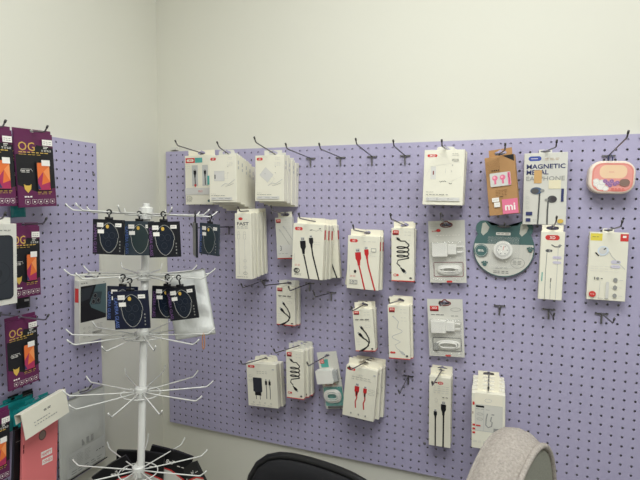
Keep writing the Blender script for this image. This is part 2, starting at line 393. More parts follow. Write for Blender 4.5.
def art_adapter(f):
    f.rect(.1,0,.92,.2, PAPER2); f.ring(.5,.12,.1,.03,.0008, LGR); f.rect(.1,.2,.92,.68, LGR); f.rect(.11,.205,.91,.67, PAPERG)
    f.rect(.13,.22,.38,.255, BLK); f.lines(.13,.58,.285,.29,1, GR, .001)
    f.stroke([(.48,.35),(.44,.45),(.43,.56),(.5,.6),(.6,.57),(.62,.5),(.57,.48),(.6,.4)], .0028, GR); f.stroke([(.6,.36),(.68,.36)], .003, GR)
    f.rect(.36,.3,.375,.67, LGR); f.done('product_picture', 'grey printed adapter cable')
    f.pill(.03,.16,.09,.22, RED); f.rect(.03,.34,.05,.38, DRED)
    for v in (.56,.63,.7): f.rect(.03,v,.11,v+.035, RED)
    f.rect(.13,.57,.27,.595, RED); f.lines(.05,.5,.86,.88,2, LGR); f.ring(.25,.37,.09,.02,.0007, GR); f.ring(.25,.46,.09,.02,.0007, GR); f.rect(.66,.6,.86,.66, GR); f.done('printed_text')
def art_mi(f):
    f.poly([(.6,0),(.98,0),(.98,.115)], BLK)
    for k in range(14): f.stroke([(.02,.09+.018*k),(.5,.03+.018*k)], .0004, KDARK)
    f.lines(.2,.5,.235,.24,1, BLK, .0022, 4); f.lines(.28,.68,.58,.66,4, KDARK, .0009, 4); f.lines(.4,.55,.69,.69,1, BLK,.0015,1); f.done('printed_text')
    f.pill(.13,.28,.83,.51, VLG, .003)
    for u in (.3,.56): f.ell(u,.365,.095,.045, PINK); f.ell(u-.02,.355,.04,.02, mat('pale_pink_ink', (244,176,190))); f.rect(u-.035,.38,u+.035,.47, PINK)
    f.rect(.73,.29,.82,.5, PINK); f.stroke([(.77,.3),(.75,.36),(.79,.4),(.76,.48)], .0012, MAG); f.done('product_picture', 'window showing pink earphones')
    f.rect(.47,.74,.99,.99, PINK); f.text('mi', .56,.81,.9,.93, WINK, True); f.done('logo_patch', 'pink square with white letters mi')
    f.rect(.14,.7,.38,.77, WINK); f.rect(.2,.78,.4,.86, WINK); f.stroke([(.18,.735),(.34,.735)], .0012, LGR); f.stroke([(.24,.82),(.36,.82)], .0012, LGR); f.done('price_sticker')
def art_magnetic(f):
    f.pill(.1,.045,.4,.11, BLUE); f.lines(.16,.35,.078,.08,1, WINK, .0016, 1); f.lines(.48,.84,.08,.1,2, mat('tan_ink', (190,160,130)), .0012, 3); f.done('logo_patch', 'blue rounded logo')
    f.text('MAGNETIC', .06,.155,.95,.22, NAVY, True); f.text('METAL', .06,.235,.57,.30, NAVY, True); f.text('EARPHONE', .06,.325,.94,.385, GR); f.done('printed_text', 'navy words MAGNETIC METAL EARPHONE')
    f.rect(.24,.24,.42,.42, mat('tan_tape', (206,166,110), .4)); f.done('tape', 'tan piece of tape')
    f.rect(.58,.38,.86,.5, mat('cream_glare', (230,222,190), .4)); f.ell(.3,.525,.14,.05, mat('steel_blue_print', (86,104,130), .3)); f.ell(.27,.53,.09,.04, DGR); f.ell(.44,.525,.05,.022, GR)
    f.ell(.67,.645,.11,.05, DGR); f.ell(.7,.645,.07,.035, mat('dark_taupe_print', (70,66,70), .3)); f.ell(.54,.655,.04,.02, GR)
    f.stroke([(.38,.56),(.37,.75),(.35,1)], .0036, DGR); f.stroke([(.58,.67),(.57,.8),(.57,1)], .0036, DGR); f.done('product_picture', 'printed metal earphones')
    for v in (.62,.69,.76): f.ring(.1,v,.035,.016,.0007, LGR)
    f.rect(.87,.5,.93,.68, NAVY); f.rect(.07,.82,.22,.87, NAVY); f.rect(.07,.91,.18,.96, NAVY); f.lines(.24,.36,.93,.95,2, GR); f.ell(.87,.95,.07,.03, GOLD); f.done('side_labels')
def art_earphone_white(f):
    f.pill(.18,.05,.78,.125, RED); f.text('XO', .36,.065,.6,.11, WINK, True); f.done('logo_patch', 'red rounded logo with white letters')
    f.stroke([(.45,.19),(.6,.22),(.8,.22),(.86,.19)], .0028, DGR); f.ell(.8,.2,.06,.018, GR); f.ell(.34,.28,.13,.025, GR); f.ell(.3,.28,.06,.02, DGR); f.ell(.46,.28,.04,.018, DGR)
    f.stroke([(.28,.31),(.26,.6),(.27,.99)], .0014, GR); f.stroke([(.74,.22),(.74,.6),(.73,.99)], .0012, LGR); f.stroke([(.5,.68),(.5,.99)], .0008, GR); f.stroke([(.5,.68),(.49,.74)], .002, DGR); f.stroke([(.49,.76),(.49,.83)], .0016, GR); f.done('product_picture', 'printed grey earphones')
    f.rect(.1,.6,.14,.73, TEAL); f.pill(.52,.355,.9,.395, LAV); f.pill(.54,.43,.9,.465, LAV); f.lines(.58,.84,.375,.376,1, VIO, .0006,2); f.done('price_sticker')
def art_yellow_red(f):
    f.rect(.02,.02,.33,.125, mat('yellow_ink', (226,208,84), .5)); f.lines(.07,.28,.07,.075,1, DGR, .0012, 2); f.done('corner_label', 'yellow corner patch')
    f.rect(.79,.02,.995,.125, RED); f.rect(.85,.045,.94,.075, WINK); f.done('logo_patch', 'red corner patch')
    f.pill(.22,.2,.52,.345, mat('ice_print', (214,222,230), .4)); f.ell(.36,.27,.1,.05, VLG); f.stroke([(.38,.255),(.44,.23)], .0032, DGR); f.stroke([(.17,.3),(.26,.35)], .003, BLK); f.stroke([(.28,.35),(.42,.34),(.52,.28),(.6,.35),(.95,.53)], .0016, LGR); f.done('product_picture', 'printed white headset piece')
    f.pill(.58,.405,.83,.455, LAV); f.pill(.58,.475,.83,.52, LAV); f.rect(.73,.415,.8,.44, GR); f.lines(.05,.8,.5,.57,3, VLG, .0007, 6); f.done('price_sticker')
    f.stroke([(.18,.66),(.18,.7)], .002, DGR); f.pill(.22,.66,.3,.7, GR); f.stroke([(.34,.68),(.39,.68)], .002, BLK); f.stroke([(.33,.72),(.31,.98)], .0008, LGR); f.stroke([(.5,.74),(.5,.98)], .0008, LGR); f.pill(.48,.72,.56,.97, VLG)
    for v in (.69,.8,.92): f.ell(.72,v,.055,.032, GR); f.lines(.82,.93,v,v,1, LGR, .0008, 1)
    f.lines(.28,.62,.97,.975,1, GR, .001, 2); f.done('printed_text')
    f.ell(.14,.915,.095,.045, RED); f.lines(.09,.2,.915,.916,1, WINK, .0014, 2); f.done('round_sticker', 'red round sticker')
def art_og(f):
    f.poly([(0,0),(1,0),(1,.2),(.55,.17),(.42,.3),(0,.32)], PURP)
    f.poly([(0,.3),(.45,.26),(.55,.16),(1,.19),(1,.74),(.5,.8),(0,.7)], BLK); f.poly([(0,.7),(.5,.8),(1,.74),(1,1),(0,1)], PURP); f.done('printed_background', 'plum and black ground')
    f.text('OG', .08,.13,.5,.245, GOLD); f.done('lettering', 'gold letters OG'); f.lines(.08,.86,.265,.275,1, GOLD, .0022, 7); f.lines(.08,.65,.295,.30,1, GOLD, .0012, 5); f.lines(.5,.93,.8,.80,1, GOLD, .0016, 3); f.lines(.5,.88,.825,.825,1, GOLD, .0009, 4)
    f.poly([(.14,.69),(.2,.71),(.28,.71),(.34,.69),(.32,.76),(.24,.81),(.16,.76)], GOLD); f.done('emblem', 'gold emblem')
    f.lines(.72,.9,.18,.2,2, WINK, .0016, 1); f.lines(.66,.95,.225,.24,2, WINK, .001, 4); f.stroke([(.08,.52),(.1,.49),(.36,.49),(.38,.52)], .0008, WINK); f.lines(.1,.34,.51,.53,2, WINK, .0014, 2); f.lines(.13,.34,.855,.865,2, WINK, .0018, 3)
    for u in (.2,.38,.54,.7,.86): f.stroke([(u-.06,.9),(u+.06,.9),(u+.06,.95),(u,.965),(u-.06,.95),(u-.06,.9)], .0006, WINK); f.ell(u,.93,.02,.012, WINK)
    f.done('printed_text')
    f.pill(.48,.39,.85,.78, BLK, .004); f.pill(.5,.4,.83,.77, ORANGE, .003); f.poly([(.5,.62),(.66,.52),(.6,.7),(.83,.66),(.83,.74),(.8,.77),(.53,.77),(.5,.75)], MAG); f.poly([(.5,.68),(.58,.76),(.5,.76)], NAVY); f.poly([(.66,.52),(.83,.44),(.83,.66)], mat('light_orange_ink', (240,150,90), .4)); f.done('phone_picture', 'printed phone with orange screen')
    f.rect(.68,.08,.96,.16, WINK); f.lines(.71,.93,.11,.135,2, DGR, .001, 3); f.done('price_sticker', 'white price sticker'); f.rect(.62,.36,.85,.44, WINK); f.done('price_sticker', 'white price sticker')

# ------------------------------------------------------------------ hooks
CH_W = 0.0019
def make_hook(side, base, ddir, L, label, group, tip=0.016):
    """base on the board face; ddir = local direction of the rod (x right, y out of the board negative, z up)"""
    r = thing('display_hook', label, 'hook', group, base, (0, 0, 0 if side == 'back' else pi/2))
    d = Vector(ddir).normalized(); e = d*L
    mb = MB(); k = d*(L-0.006)
    up = Vector((0, -0.62, 0.78)).normalized()
    pts = [Vector((0, 0.001, 0)), Vector((0, -0.004, 0)), d*0.02, k, e+up*0.002, e+up*0.008, e+up*tip]
    mb.tube(pts, CH_W, CHROME); mb.build('rod', r, True)
    mc = MB(); mc.tube([e+up*(tip-.004), e+up*(tip+.003)], 0.0026, CAPM); mc.build('end_cap', r, True)
    mp = MB()
    for s in (-1, 1): mp.tube([(s*P/2, 0.006, 0), (s*P/2, -0.003, 0)], 0.0021, CHROME)
    mp.box(-P/2-.003, P/2+.003, -0.0048, -0.0030, -0.0020, 0.0020, CHROME); mp.box(-.0022, .0022, -0.0040, -0.0022, -0.027, 0.0022, CHROME); mp.build('back_plate', r)
    return r
def world(side, u, d, z):    # u along the board, d out of the board
    return Vector((u, -d, z)) if side == 'back' else Vector((LX+d, u, z))
def uv_at(side, px, py, d):
    if side == 'back': p = at_y(px, py, -d); return p.x, p.z
    p = at_x(px, py, LX+d); return p.y, p.z
ORD = ['frontmost', 'second from the front', 'third from the front', 'fourth from the front', 'fifth from the front', 'sixth from the front', 'seventh from the front', 'eighth from the front', 'ninth from the front']
def stack(side, quad, d, t, n, gap, build, name, labels, cat, group=None, tabh=0.02, bend=None, L=0.18, hlabel=None, jit=None, hgroup='display hooks on the board', slack=0.0):
    """quad = TL,TR,BR,BL of the front face in the photo, lying in the plane d out of the board"""
    q = [Vector(uv_at(side, *p, d)) for p in quad]
    w = ((q[1]-q[0]).length+(q[2]-q[3]).length)/2; h = ((q[3]-q[0]).length+(q[2]-q[1]).length)/2
    ax = ((q[1]-q[0])/2+(q[2]-q[3])/2); ay = ((q[0]-q[3])/2+(q[1]-q[2])/2)
    th = -(atan2(ax.y, ax.x)*0.4+atan2(-ay.x, ay.y)*0.6)
    top = (q[0]+q[1])/2; c, s = cos(th), sin(th)
    H = Vector((top.x+s*tabh/2, top.y+c*tabh/2)); dh = d-t
    if bend and dh < L*0.72:
        B = Vector(uv_at(side, *bend, L)); sl = (B-H)/(L-dh)
    elif bend:
        B = Vector(uv_at(side, *bend, L)); sl = (B-H)/(L-dh); m_ = 0.16; sl = Vector((max(-m_, min(m_, sl.x)), max(-m_, min(m_, sl.y))))
    else: sl = Vector((0, -0.03))
    base = H-sl*dh
    if hlabel: make_hook(side, world(side, base.x, 0, base.y), (sl.x, -1, sl.y), L*sqrt(1+sl.length_squared), hlabel, hgroup)
    rz = 0 if side == 'back' else pi/2; first = None
    for k in range(n):
        dk = dh-k*gap; pos = base+sl*dk; jx, jr = (jit[k] if jit and k < len(jit) else (random.uniform(-.0012, .0012), random.uniform(-.012, .012))) if k else (0, 0)
        loc = world(side, pos.x+jx, dk, pos.y-slack); rot = (0, th+jr, rz)
        lab = labels(k)
        if k == 0: first = thing(name, lab, cat, group, loc, rot); build(first, w, h, t, tabh)
        else: dup(first, lab, loc, rot)
    return first
def maker(art, base=None, M=PAPER, tabM=PAPER, tabw=0.92, rnd=False, side=None):
    def b(root, w, h, t, tabh):
        carton(root, w, h, t, -tabh/2, M, base)
        hang_tab(root, w*tabw, tabh, tabM, hw=min(0.0155, w*tabw*0.40), hh=min(.0058, tabh*.30), rnd=rnd)
        f = Face(root, w, h, -t, -tabh/2); art(f)
        if side:
            mb = MB(); side(mb, w, h, t, -tabh/2); mb.build('side_print', root)
    return b
def side_red(mb, w, h, t, zt):
    x = w/2+0.0003; mb.add([(x, -t*.8, zt-h*.1), (x, -t*.2, zt-h*.1), (x, -t*.2, zt-h*.27), (x, -t*.8, zt-h*.27)], [(0,3,2,1)], RED)
def side_grey(mb, w, h, t, zt):
    x = w/2+0.0003
    for a, b in ((.12,.2), (.24,.3)): mb.add([(x, -t*.62, zt-h*a), (x, -t*.38, zt-h*a), (x, -t*.38, zt-h*b), (x, -t*.62, zt-h*b)], [(0,3,2,1)], LGR)
def lab(fmt): return lambda k: fmt.replace('#', ORD[k])

# --- back board, top row
stack('back', [(184.5,155.5),(213,155),(214,204.5),(186.5,204.5)], .045, .018, 1, .02, maker(art_usb_window, tabM=PAPER2, tabw=.95), 'cable_box', lambda k: 'white cable box with teal patch and two black plugs at top left of board', 'box', None, .019, (177.5,145.5), .19, 'steel hook at the top left corner of the board, holding the teal patched box')
stack('back', [(209,155),(236,155),(237,202.3),(210,202.5)], .150, .026, 5, .0285, maker(art_charger_line, tabM=PAPERG, tabw=.6, rnd=True, side=side_grey), 'charger_box', lab('white charger box, # in the stack right of the teal patched box'), 'box', 'charger boxes on the second top hook', .019, (219,147), .175, 'steel hook holding the charger boxes beside the teal patched box')
stack('back', [(255,155),(284.5,155.5),(284,201.5),(256,201)], .108, .025, 4, .027, maker(lambda f: art_charger_line(f, -.7), tabM=PAPERG, tabw=.62, side=side_grey), 'charger_box', lab('box with slanting charger print, # of its stack'), 'box', 'charger boxes on the third top hook', .018, (256,142.5), .185, 'steel hook holding the boxes with a slanting charger print')
# --- power box, kraft box, magnetic box, pink case
stack('back', [(424.7,149.7),(465,149.7),(462.7,205.3),(422.5,204.8)], .115, .03, 3, .034, maker(art_power_box, tabM=PAPERG, tabw=.45, rnd=True), 'power_bank_box', lab('large plain white box in the top row, # of stack'), 'box', 'large white boxes with red logo', .012, (442,146), .17, 'steel hook holding the large plain white boxes')
stack('back', [(486,158.5),(516.2,153.5),(520.5,213.5),(490.8,216)], .068, .030, 1, .03, maker(art_mi, M=KRAFT, tabM=KRAFT, tabw=.8), 'earphone_box', lambda k: 'brown kraft earphone box with pink earphones in a window and pink logo', 'box', None, .022, (505,150), .17, 'steel hook holding the brown kraft box').rotation_euler.z = -.15
stack('back', [(524.4,153),(568.3,152.4),(566.2,224.6),(523.2,224.6)], .030, .014, 1, .03, maker(art_magnetic, M=PAPERG, tabM=PAPERG, tabw=.3), 'earphone_box', lambda k: 'pale box with navy lettering and metal earphones beside the brown kraft box', 'box', None, .010, (556,147), .16, 'steel hook above the box with navy lettering')
# --- second row
stack('back', [(235,213.5),(250.6,212.8),(251.8,279.6),(235,278.3)], .150, .0135, 8, .0158, maker(art_fast, tabw=.94), 'cable_box', lab('tall slim white box lettered FAST, # in the long stack'), 'box', 'tall slim boxes lettered FAST', .012, (240,211.5), .175, 'steel hook holding the tall slim FAST boxes', jit=[(0,0),(.0012,-.01),(-.001,.012),(.0018,-.012),(.0,.01),(.002,-.02),(-.001,.0),(.003,-.02)])
stack('back', [(274.3,217.5),(292.3,217.2),(294.5,258.8),(279,258.8)], .045, .016, 1, .02, maker(lambda f: art_slim(f, 'white'), base=RED, M=PAPERG, tabw=.84), 'cable_box', lambda k: 'slim white cable box hanging tilted just right of the FAST stack', 'box', None, .017, (272.5,210.5), .15, 'steel hook holding the tilted slim box right of the FAST stack')
stack('back', [(293.3,223.2),(324.6,224.8),(322.2,280.8),(291.8,276.8)], .125, .019, 4, .029, maker(lambda f: art_long_cable(f, BLK, 0), tabM=PAPER2, tabw=.9, side=side_red), 'cable_box', lab('white box with two long black cables printed, # of its stack'), 'box', 'boxes with two long black cables', .018, (300,218.5), .19, 'steel hook holding the boxes with long black cables', jit=[(0,0),(.001,.0),(.0,-.02),(.007,-.11)])
stack('back', [(348,235.5),(380.2,236.5),(378,291.2),(346.8,287.6)], .078, .02, 3, .024, maker(lambda f: art_long_cable(f, REDC, 1), tabM=PAPER2, tabw=.94, side=side_red), 'cable_box', lab('white box with two long red cables printed, # of its stack'), 'box', 'boxes with two long red cables', .019, (354,230), .17, 'steel hook holding the boxes with long red cables', jit=[(0,0),(.001,-.015),(-.004,.11)])
stack('back', [(391.3,228.3),(414,228),(414,282.3),(391.6,280.8)], .055, .017, 2, .024, maker(lambda f: art_slim(f, 'spring'), base=RED, tabM=PAPER2, tabw=.88), 'cable_box', lab('slim coiled cable box right of the long red cable boxes, #'), 'box', 'slim coiled cable boxes right of the red cables', .019, (391,219), .15, 'steel hook holding the coiled cable box right of the red cables', jit=[(0,0),(-.001,.03)])
stack('back', [(541.8,231),(565,232.3),(563.5,301),(539,298.5)], .05, .018, 1, .03, maker(art_earphone_white, tabM=PAPER2, tabw=.9), 'earphone_box', lambda k: 'slim tall white earphone box with red rounded logo below the navy lettered box', 'box', None, .017, (556,222), .11, 'steel hook holding the slim tall earphone box')
stack('back', [(589.7,232),(629.6,232.7),(624.6,302),(587,298.8)], .030, .014, 1, .03, maker(art_yellow_red, tabM=PAPER, tabw=.3, rnd=True), 'headset_box', lambda k: 'white box with yellow and red top corners at the right of the board', 'box', None, .010, (621,226.5), .15, 'steel hook at the right holding the yellow cornered box')
# --- third row
stack('back', [(276.3,286.5),(294.8,286.7),(294,326),(275.6,324.8)], .050, .016, 2, .022, maker(lambda f: art_slim(f, 'fork'), base=RED, tabM=PAPERG, tabw=.88), 'cable_box', lab('slim forked cable box below the tilted slim box, #'), 'box', 'forked cable boxes below the tilted slim box', .018, (264,285.5), .16, 'steel hook holding the forked cable boxes at centre left')
stack('back', [(352.5,309.8),(371.7,308.7),(375.3,351.7),(355,351.2)], .075, .016, 2, .026, maker(lambda f: art_slim(f, 'fork'), base=RED, tabM=PAPER2, tabw=.88), 'cable_box', lab('slim forked cable box below the red cable boxes, #'), 'box', 'forked cable boxes below the long red cables', .019, (352.5,311), .17, 'steel hook holding the forked cable boxes below the red cables', jit=[(0,0),(.004,.05)])
stack('back', [(387.5,305.8),(409,305.3),(409,360),(388,358.3)], .075, .016, 3, .020, maker(lambda f: art_slim(f, 'pale'), base=RED, tabM=PAPER2, tabw=.95), 'cable_box', lab('slim pale cable box below the coiled cable box, #'), 'box', 'slim pale cable boxes', .023, (389.5,303.5), .15, 'steel hook holding the slim pale cable boxes', jit=[(0,0),(.003,.0),(.0,.04)])
# --- fourth row
stack('back', [(246,364.2),(276.2,363),(276,408),(247.2,405.6)], .060, .024, 2, .028, maker(art_charger_pics, tabw=.62, rnd=True), 'charger_box', lab('box with black charger printed at lower left of board, #'), 'box', 'black charger boxes at lower left', .019, (242.5,364.5), .17, 'steel hook holding the black charger boxes')
stack('back', [(286,351.3),(303,350.2),(302,400),(284.8,397)], .085, .019, 3, .025, maker(lambda f: art_slim(f, 'spring'), base=RED, tabM=PAPERG, tabw=.9), 'cable_box', lab('slim coiled cable box right of the black charger boxes, #'), 'box', 'slim coiled cable boxes in the bottom row', .018, (275.5,353), .18, 'steel hook holding the coiled cable boxes of the bottom row')
stack('back', [(346.3,365.5),(378,370.8),(373.2,422.9),(342.4,413.9)], .075, .019, 3, .024, maker(art_red_pair, tabM=PAPER2, tabw=.95), 'cable_box', lab('white box with two short red plugs printed, #'), 'box', 'red plug boxes in the bottom row', .02, (350.5,370), .16, 'steel hook holding the red plug boxes', jit=[(0,0),(.003,-.03),(.005,-.05)])
stack('back', [(429.2,376),(451.2,378.5),(449,447.7),(427.6,445)], .05, .02, 2, .026, maker(art_black_pair, tabM=PAPER2, tabw=.95), 'cable_box', lab('tall white box with two thick black cables printed, #'), 'box', 'tall boxes with thick black cables', .02, (432.5,385.5), .15, 'steel hook holding the tall boxes with thick black cables')
stack('back', [(471.6,392.5),(505.4,395.6),(503,451),(469.8,447.9)], .140, .022, 5, .027, maker(art_adapter, tabM=PAPER2, tabw=.68), 'adapter_box', lab('white adapter box beside the beige chair, # of its stack'), 'box', 'adapter boxes beside the beige chair', .014, None, .135, 'steel hook holding the adapter boxes')

# --- bare hooks, prongs in the holes
def bare(i, j, L, rise, dx, label): make_hook('back', (i*P, 0, Z0-j*P), (dx, -1, rise), L, label, 'display hooks on the board')
bare(21.5, 1, .185, .05, 0, 'empty steel hook in the top row right of the charger stacks')
bare(25.5, 1, .185, .03, 0, 'empty steel hook in the top row, second right of the charger stacks')
bare(29.5, 1, .175, .09, 0, 'empty steel hook in the top row, third right of the charger stacks')
bare(33.5, 1, .170, .05, 0, 'empty steel hook in the top row, nearest left of the plain white power box')
bare(9.5, 10, .20, .02, -.03, 'steel hook running out left of the FAST stack')
bare(15, 17, .15, -.02, 0, 'empty steel hook right below the FAST stack')
bare(21.5, 17, .16, .01, 0, 'empty steel hook below the long black cable boxes, left one')
bare(24.5, 18, .15, .08, 0, 'empty steel hook below the long black cable boxes, right one')
bare(34.5, 27.5, .15, .0, 0, 'empty steel hook below the slim pale cable boxes')
bare(44.5, 18, .09, .0, 0, 'empty steel hook below the cat shaped card')
bare(49.5, 18, .11, .0, 0, 'empty steel hook below the slim tall earphone box')
bare(54.5, 18, .13, .03, 0, 'empty steel hook below the yellow cornered box')

# ------------------------------------------------------------------ blister packs
def coil(mb, cx, cz, rx, rz, y, r, M, n=5, sd=1):
    rr = random.Random(sd)
    for k in range(n):
        a, b = rx*(1-.1*k*rr.uniform(.6,1.2)), rz*(1-.16*k*rr.uniform(.6,1.2)); oz = rr.uniform(-.001,.001)
        mb.tube([(cx+a*(abs(cos(t))**.6)*(1 if cos(t) > 0 else -1), y-.0012*k, cz+oz+b*sin(t)) for t in [2*pi*q/28 for q in range(28)]], r, M, 6, closed=True)
def blister(quad, d, label, hl, bend, variant):
    def b(root, w, h, t, tabh):
        zt = 0.0125; z = lambda v: zt-v*h; x = lambda u: (u-.5)*w
        # card in four pieces round the slot keeps one mesh: tab with a long lower apron
        hang_tab(root, w, 0.025, PAPERG, hw=.014, hh=.004, rnd=False, name='hang_card', below=h-.025)
        f = Face(root, w, h, -.0007, zt); 
        if variant == 0:
            f.pill(.3,.045,.66,.10, DRED) if 0 else None
            f.lines(.06,.25,.05,.12,3, LGR); f.ell(.28,.155,.06,.025, RED); f.lines(.1,.24,.16,.17,2, RED, .001, 2); f.lines(.22,.9,.235,.25,1, WINK, .002, 8)
        else:
            f.rect(.07,.12,.32,.185, RED); f.rect(.07,.185,.32,.215, DRED); f.text('XO', .12,.135,.27,.175, WINK, True); f.done('logo_patch', 'red square logo with white letters')
            f.lines(.1,.5,.275,.28,1, DGR, .002, 3); f.ring(.8,.18,.14,.03,.0009, GR); f.lines(.66,.9,.29,.295,1, DGR, .0014, 2)
        f.pill(.46,.965,.62,.995, RED); f.done('printed_text')
        mr = MB(); n = 22
        mr.tube([(.0165*cos(a), -.0009, .0065*sin(a)+(.004 if abs(cos(a)) < .35 and sin(a) > 0 else 0)) for a in [2*pi*k/n for k in range(n)]], .0017, DRED, 5, closed=True); mr.build('slot_rim', root, label='dark red rim')
        mb = MB(); mb.prism(rrect(x(.1), x(.52), z(.57), z(.36), .003), -.019, -.001, WPL); mb.prism(rrect(x(.52), x(.76), z(.54), z(.38), .002), -.014, -.002, WPL); o = mb.build('charger', root, label='white plug-in charger')
        md = o.modifiers.new('b', 'BEVEL'); md.width = .0012; md.segments = 2; md.limit_method = 'ANGLE'
        mp = MB()
        for v in (.415,.505): mp.tube([(x(.76), -.008, z(v)), (x(.92), -.008, z(v))], .0017, WPL); mp.tube([(x(.92), -.008, z(v)), (x(.95), -.008, z(v))], .0018, GPL)
        mp.build('pin', o)
        mf = MB(); mf.tube([(p[0], -.0014, p[1]) for p in rrect(x(.12), x(.92), z(.9), z(.67), .004)], .0009, DRED if variant == 0 else DGR, 5, closed=True); mf.build('window_outline', root)
        mc = MB(); coil(mc, x(.55), z(.79), w*.33, h*.075, -.004, .0016, WPL, 5, 3+variant); mc.build('cable', root, True, 'white coiled cable')
        if variant: mk = MB(); mk.box(x(.16), x(.28), -.01, -.002, z(.87), z(.76), GR); mk.build('connector', root)
        ms = MB(); ms.prism(rrect(x(.06), x(.95), z(.95), z(.33), .006), -.022, -.0015, CLEAR); o2 = ms.build('clear_shell', root)
        md = o2.modifiers.new('b', 'BEVEL'); md.width = .004; md.segments = 3; md.limit_method = 'ANGLE'
    # the slot sits inside the card: shift the quad so that the tab height covers only the top 12.5 mm
    q = [(quad[0][0], quad[0][1]), (quad[1][0], quad[1][1]), quad[2], quad[3]]
    def bb(root, w, h, t, tabh): b(root, w, h, t, tabh)
    return stack('back', q, d, .001, 1, .02, bb, 'charger_blister_pack', lambda k: label, 'blister pack', 'charger blister packs on the right half', -.025, bend, .12, hl)
blister([(427.7,220.8),(465,220.3),(466.7,282.7),(431,282.7)], .022, 'clear blister pack with white charger and cable below the plain white power box', 'steel hook holding the upper charger blister pack', (441,218.5), 0)
blister([(427,298.8),(462.5,299.2),(464.5,357.4),(429.4,355.8)], .022, 'clear blister pack with white charger and red square logo, the lower of two', 'steel hook holding the lower charger blister pack', (440,306), 1)
def teal_blister(root, w, h, t, tabh):
    zt = .0125; z = lambda v: zt-v*h; x = lambda u: (u-.5)*w
    hang_tab(root, w, .025, PAPERG, hw=.009, hh=.0035, name='hang_card', below=h-.025)
    f = Face(root, w, h, -.0007, zt); f.rect(.12,.13,.5,.27, TEAL); f.rect(.08,.13,.3,.2, RED); f.text('XO', .1,.14,.28,.19, WINK, True); f.done('logo_patch', 'red and teal logo')
    f.rect(.03,.62,.97,.95, TEAL); f.lines(.15,.8,.57,.59,2, RED, .001); f.rect(.1,.95,.9,.99, DGR); f.done('printed_text', 'teal printed panel')
    mb = MB(); mb.prism(rrect(x(-.1), x(.72), z(.52), z(.29), .002), -.024, -.001, WPL); o = mb.build('charger', root, label='white plug-in charger')
    mg = MB(); mg.prism(rrect(x(.72), x(.92), z(.5), z(.31), .001), -.018, -.002, mat('clear_grey_plastic', (176,178,176), .25)); mg.build('plug_block', o)
    mc = MB(); coil(mc, x(.45), z(.77), w*.42, h*.11, -.005, .0017, WPL, 5, 9); mc.build('cable', root, True, 'white coiled cable')
    ms = MB(); ms.prism(rrect(x(.02), x(.97), z(.94), z(.6), .006), -.016, -.0012, CLEAR); ms.build('clear_shell', root)
stack('back', [(316.8,353),(336,350.5),(344,407.5),(324.5,409.5)], .03, .001, 1, .02, teal_blister, 'charger_blister_pack', lambda k: 'small tilted blister pack with charger and teal panel between coiled and red plug boxes', 'blister pack', None, -.025, (308.5,366), .17, 'steel hook holding the small teal blister pack')

# ------------------------------------------------------------------ pink earphone case
q0 = at_y(611.9,177.3,-.045)
k_ = (at_y(635.4,178,-.045).x-at_y(588,178,-.045).x)
root = thing('earphone_case', 'round cornered pink plastic case with cream rim hanging at top right', 'case', None, (q0.x, -.010, q0.z), (0, radians(1.5), 0))
W_, H_ = k_, k_*.80
mb = MB(); mb.prism(rrect(-W_/2, W_/2, -H_/2, H_/2, H_*.36, 8), -.035, 0, CREAMP); o = mb.build('shell', root)
md = o.modifiers.new('b', 'BEVEL'); md.width = .006; md.segments = 4; md.limit_method = 'ANGLE'
f = Face(root, W_, H_, -.035, H_/2)
f.pill(.075,.07,.95,.93, SALMON, H_*.27); f.pill(.11,.12,.92,.88, mat('pink_panel', (232,158,148), .4), H_*.24); f.done('front_panel', 'salmon pink front')
f.pill(.23,.13,.81,.53, PEACH, H_*.17); f.lines(.43,.63,.34,.345,1, SALMON, .0012, 1); f.done('label_window', 'peach oval')
for u, v, r in ((.2,.7,.09), (.28,.78,.1), (.38,.84,.07), (.17,.62,.07), (.3,.66,.08)): f.ell(u, v, r, r*1.1, WINK); f.ring(u, v, r*.8, r*.9, .0004, GR)
for u, v in ((.42,.68), (.5,.62), (.57,.7), (.47,.74), (.36,.62), (.62,.66)): f.ell(u, v, .05, .06, VIO); f.ring(u, v, .03, .035, .0006, PURP)
f.lines(.5,.8,.84,.88,2, RED, .0012, 4); f.done('flower_print', 'white and violet flower pattern')
f.pill(.66,.55,.88,.76, mat('taupe_glass', (140,116,106), .2)); f.done('oval_button', 'dark oval')
mt = MB(); mt.tube([(.003, -.006, H_/2-.002), (.004, -.006, H_/2+.012), (-.002, -.006, H_/2+.02), (-.006, -.006, H_/2+.012), (-.004, -.006, H_/2-.002)], .0012, NAVY); mt.build('cord', root, True, 'navy cord')
hz = q0.z+H_/2+.0165; hb = Vector((q0.x-.002, 0, hz)); be = at_y(627,137.5,-.2)
sl = ((be.x-hb.x)/.2, (be.z-hb.z)/.2)
make_hook('back', hb, (sl[0], -1, sl[1]), .2*sqrt(1+sl[0]**2+sl[1]**2), 'steel hook at the top right holding the pink case', 'display hooks on the board', .014)

# ------------------------------------------------------------------ cat shaped card
c0 = at_y(503.3,249,-.012); rw = (at_y(534,249,-.012).x-at_y(472.7,249,-.012).x)/2; rh = rw*.985
hx, hz = at_y(504,226.5,-.011).x, at_y(504,226.5,-.011).z
root = thing('earphone_card', 'round card with green top and two cat ears holding a white earphone reel', 'card', None, (hx, -.010, hz), (0, 0, 0))
ox, oz = c0.x-hx, c0.z-hz
out = []
for k in range(72):
    a = 2*pi*k/72; x, z = rw*cos(a), rh*sin(a)
    dg_ = math.degrees(a)
    for ca in (48, 132):
        dd = abs(dg_-ca)
        if dd < 16: s_ = 1+.27*cos(dd/16*pi/2)**.6; x *= s_; z *= s_
    if 62 < dg_ < 118: z = min(z, rh*.84)
    out.append((x+ox, z+oz))
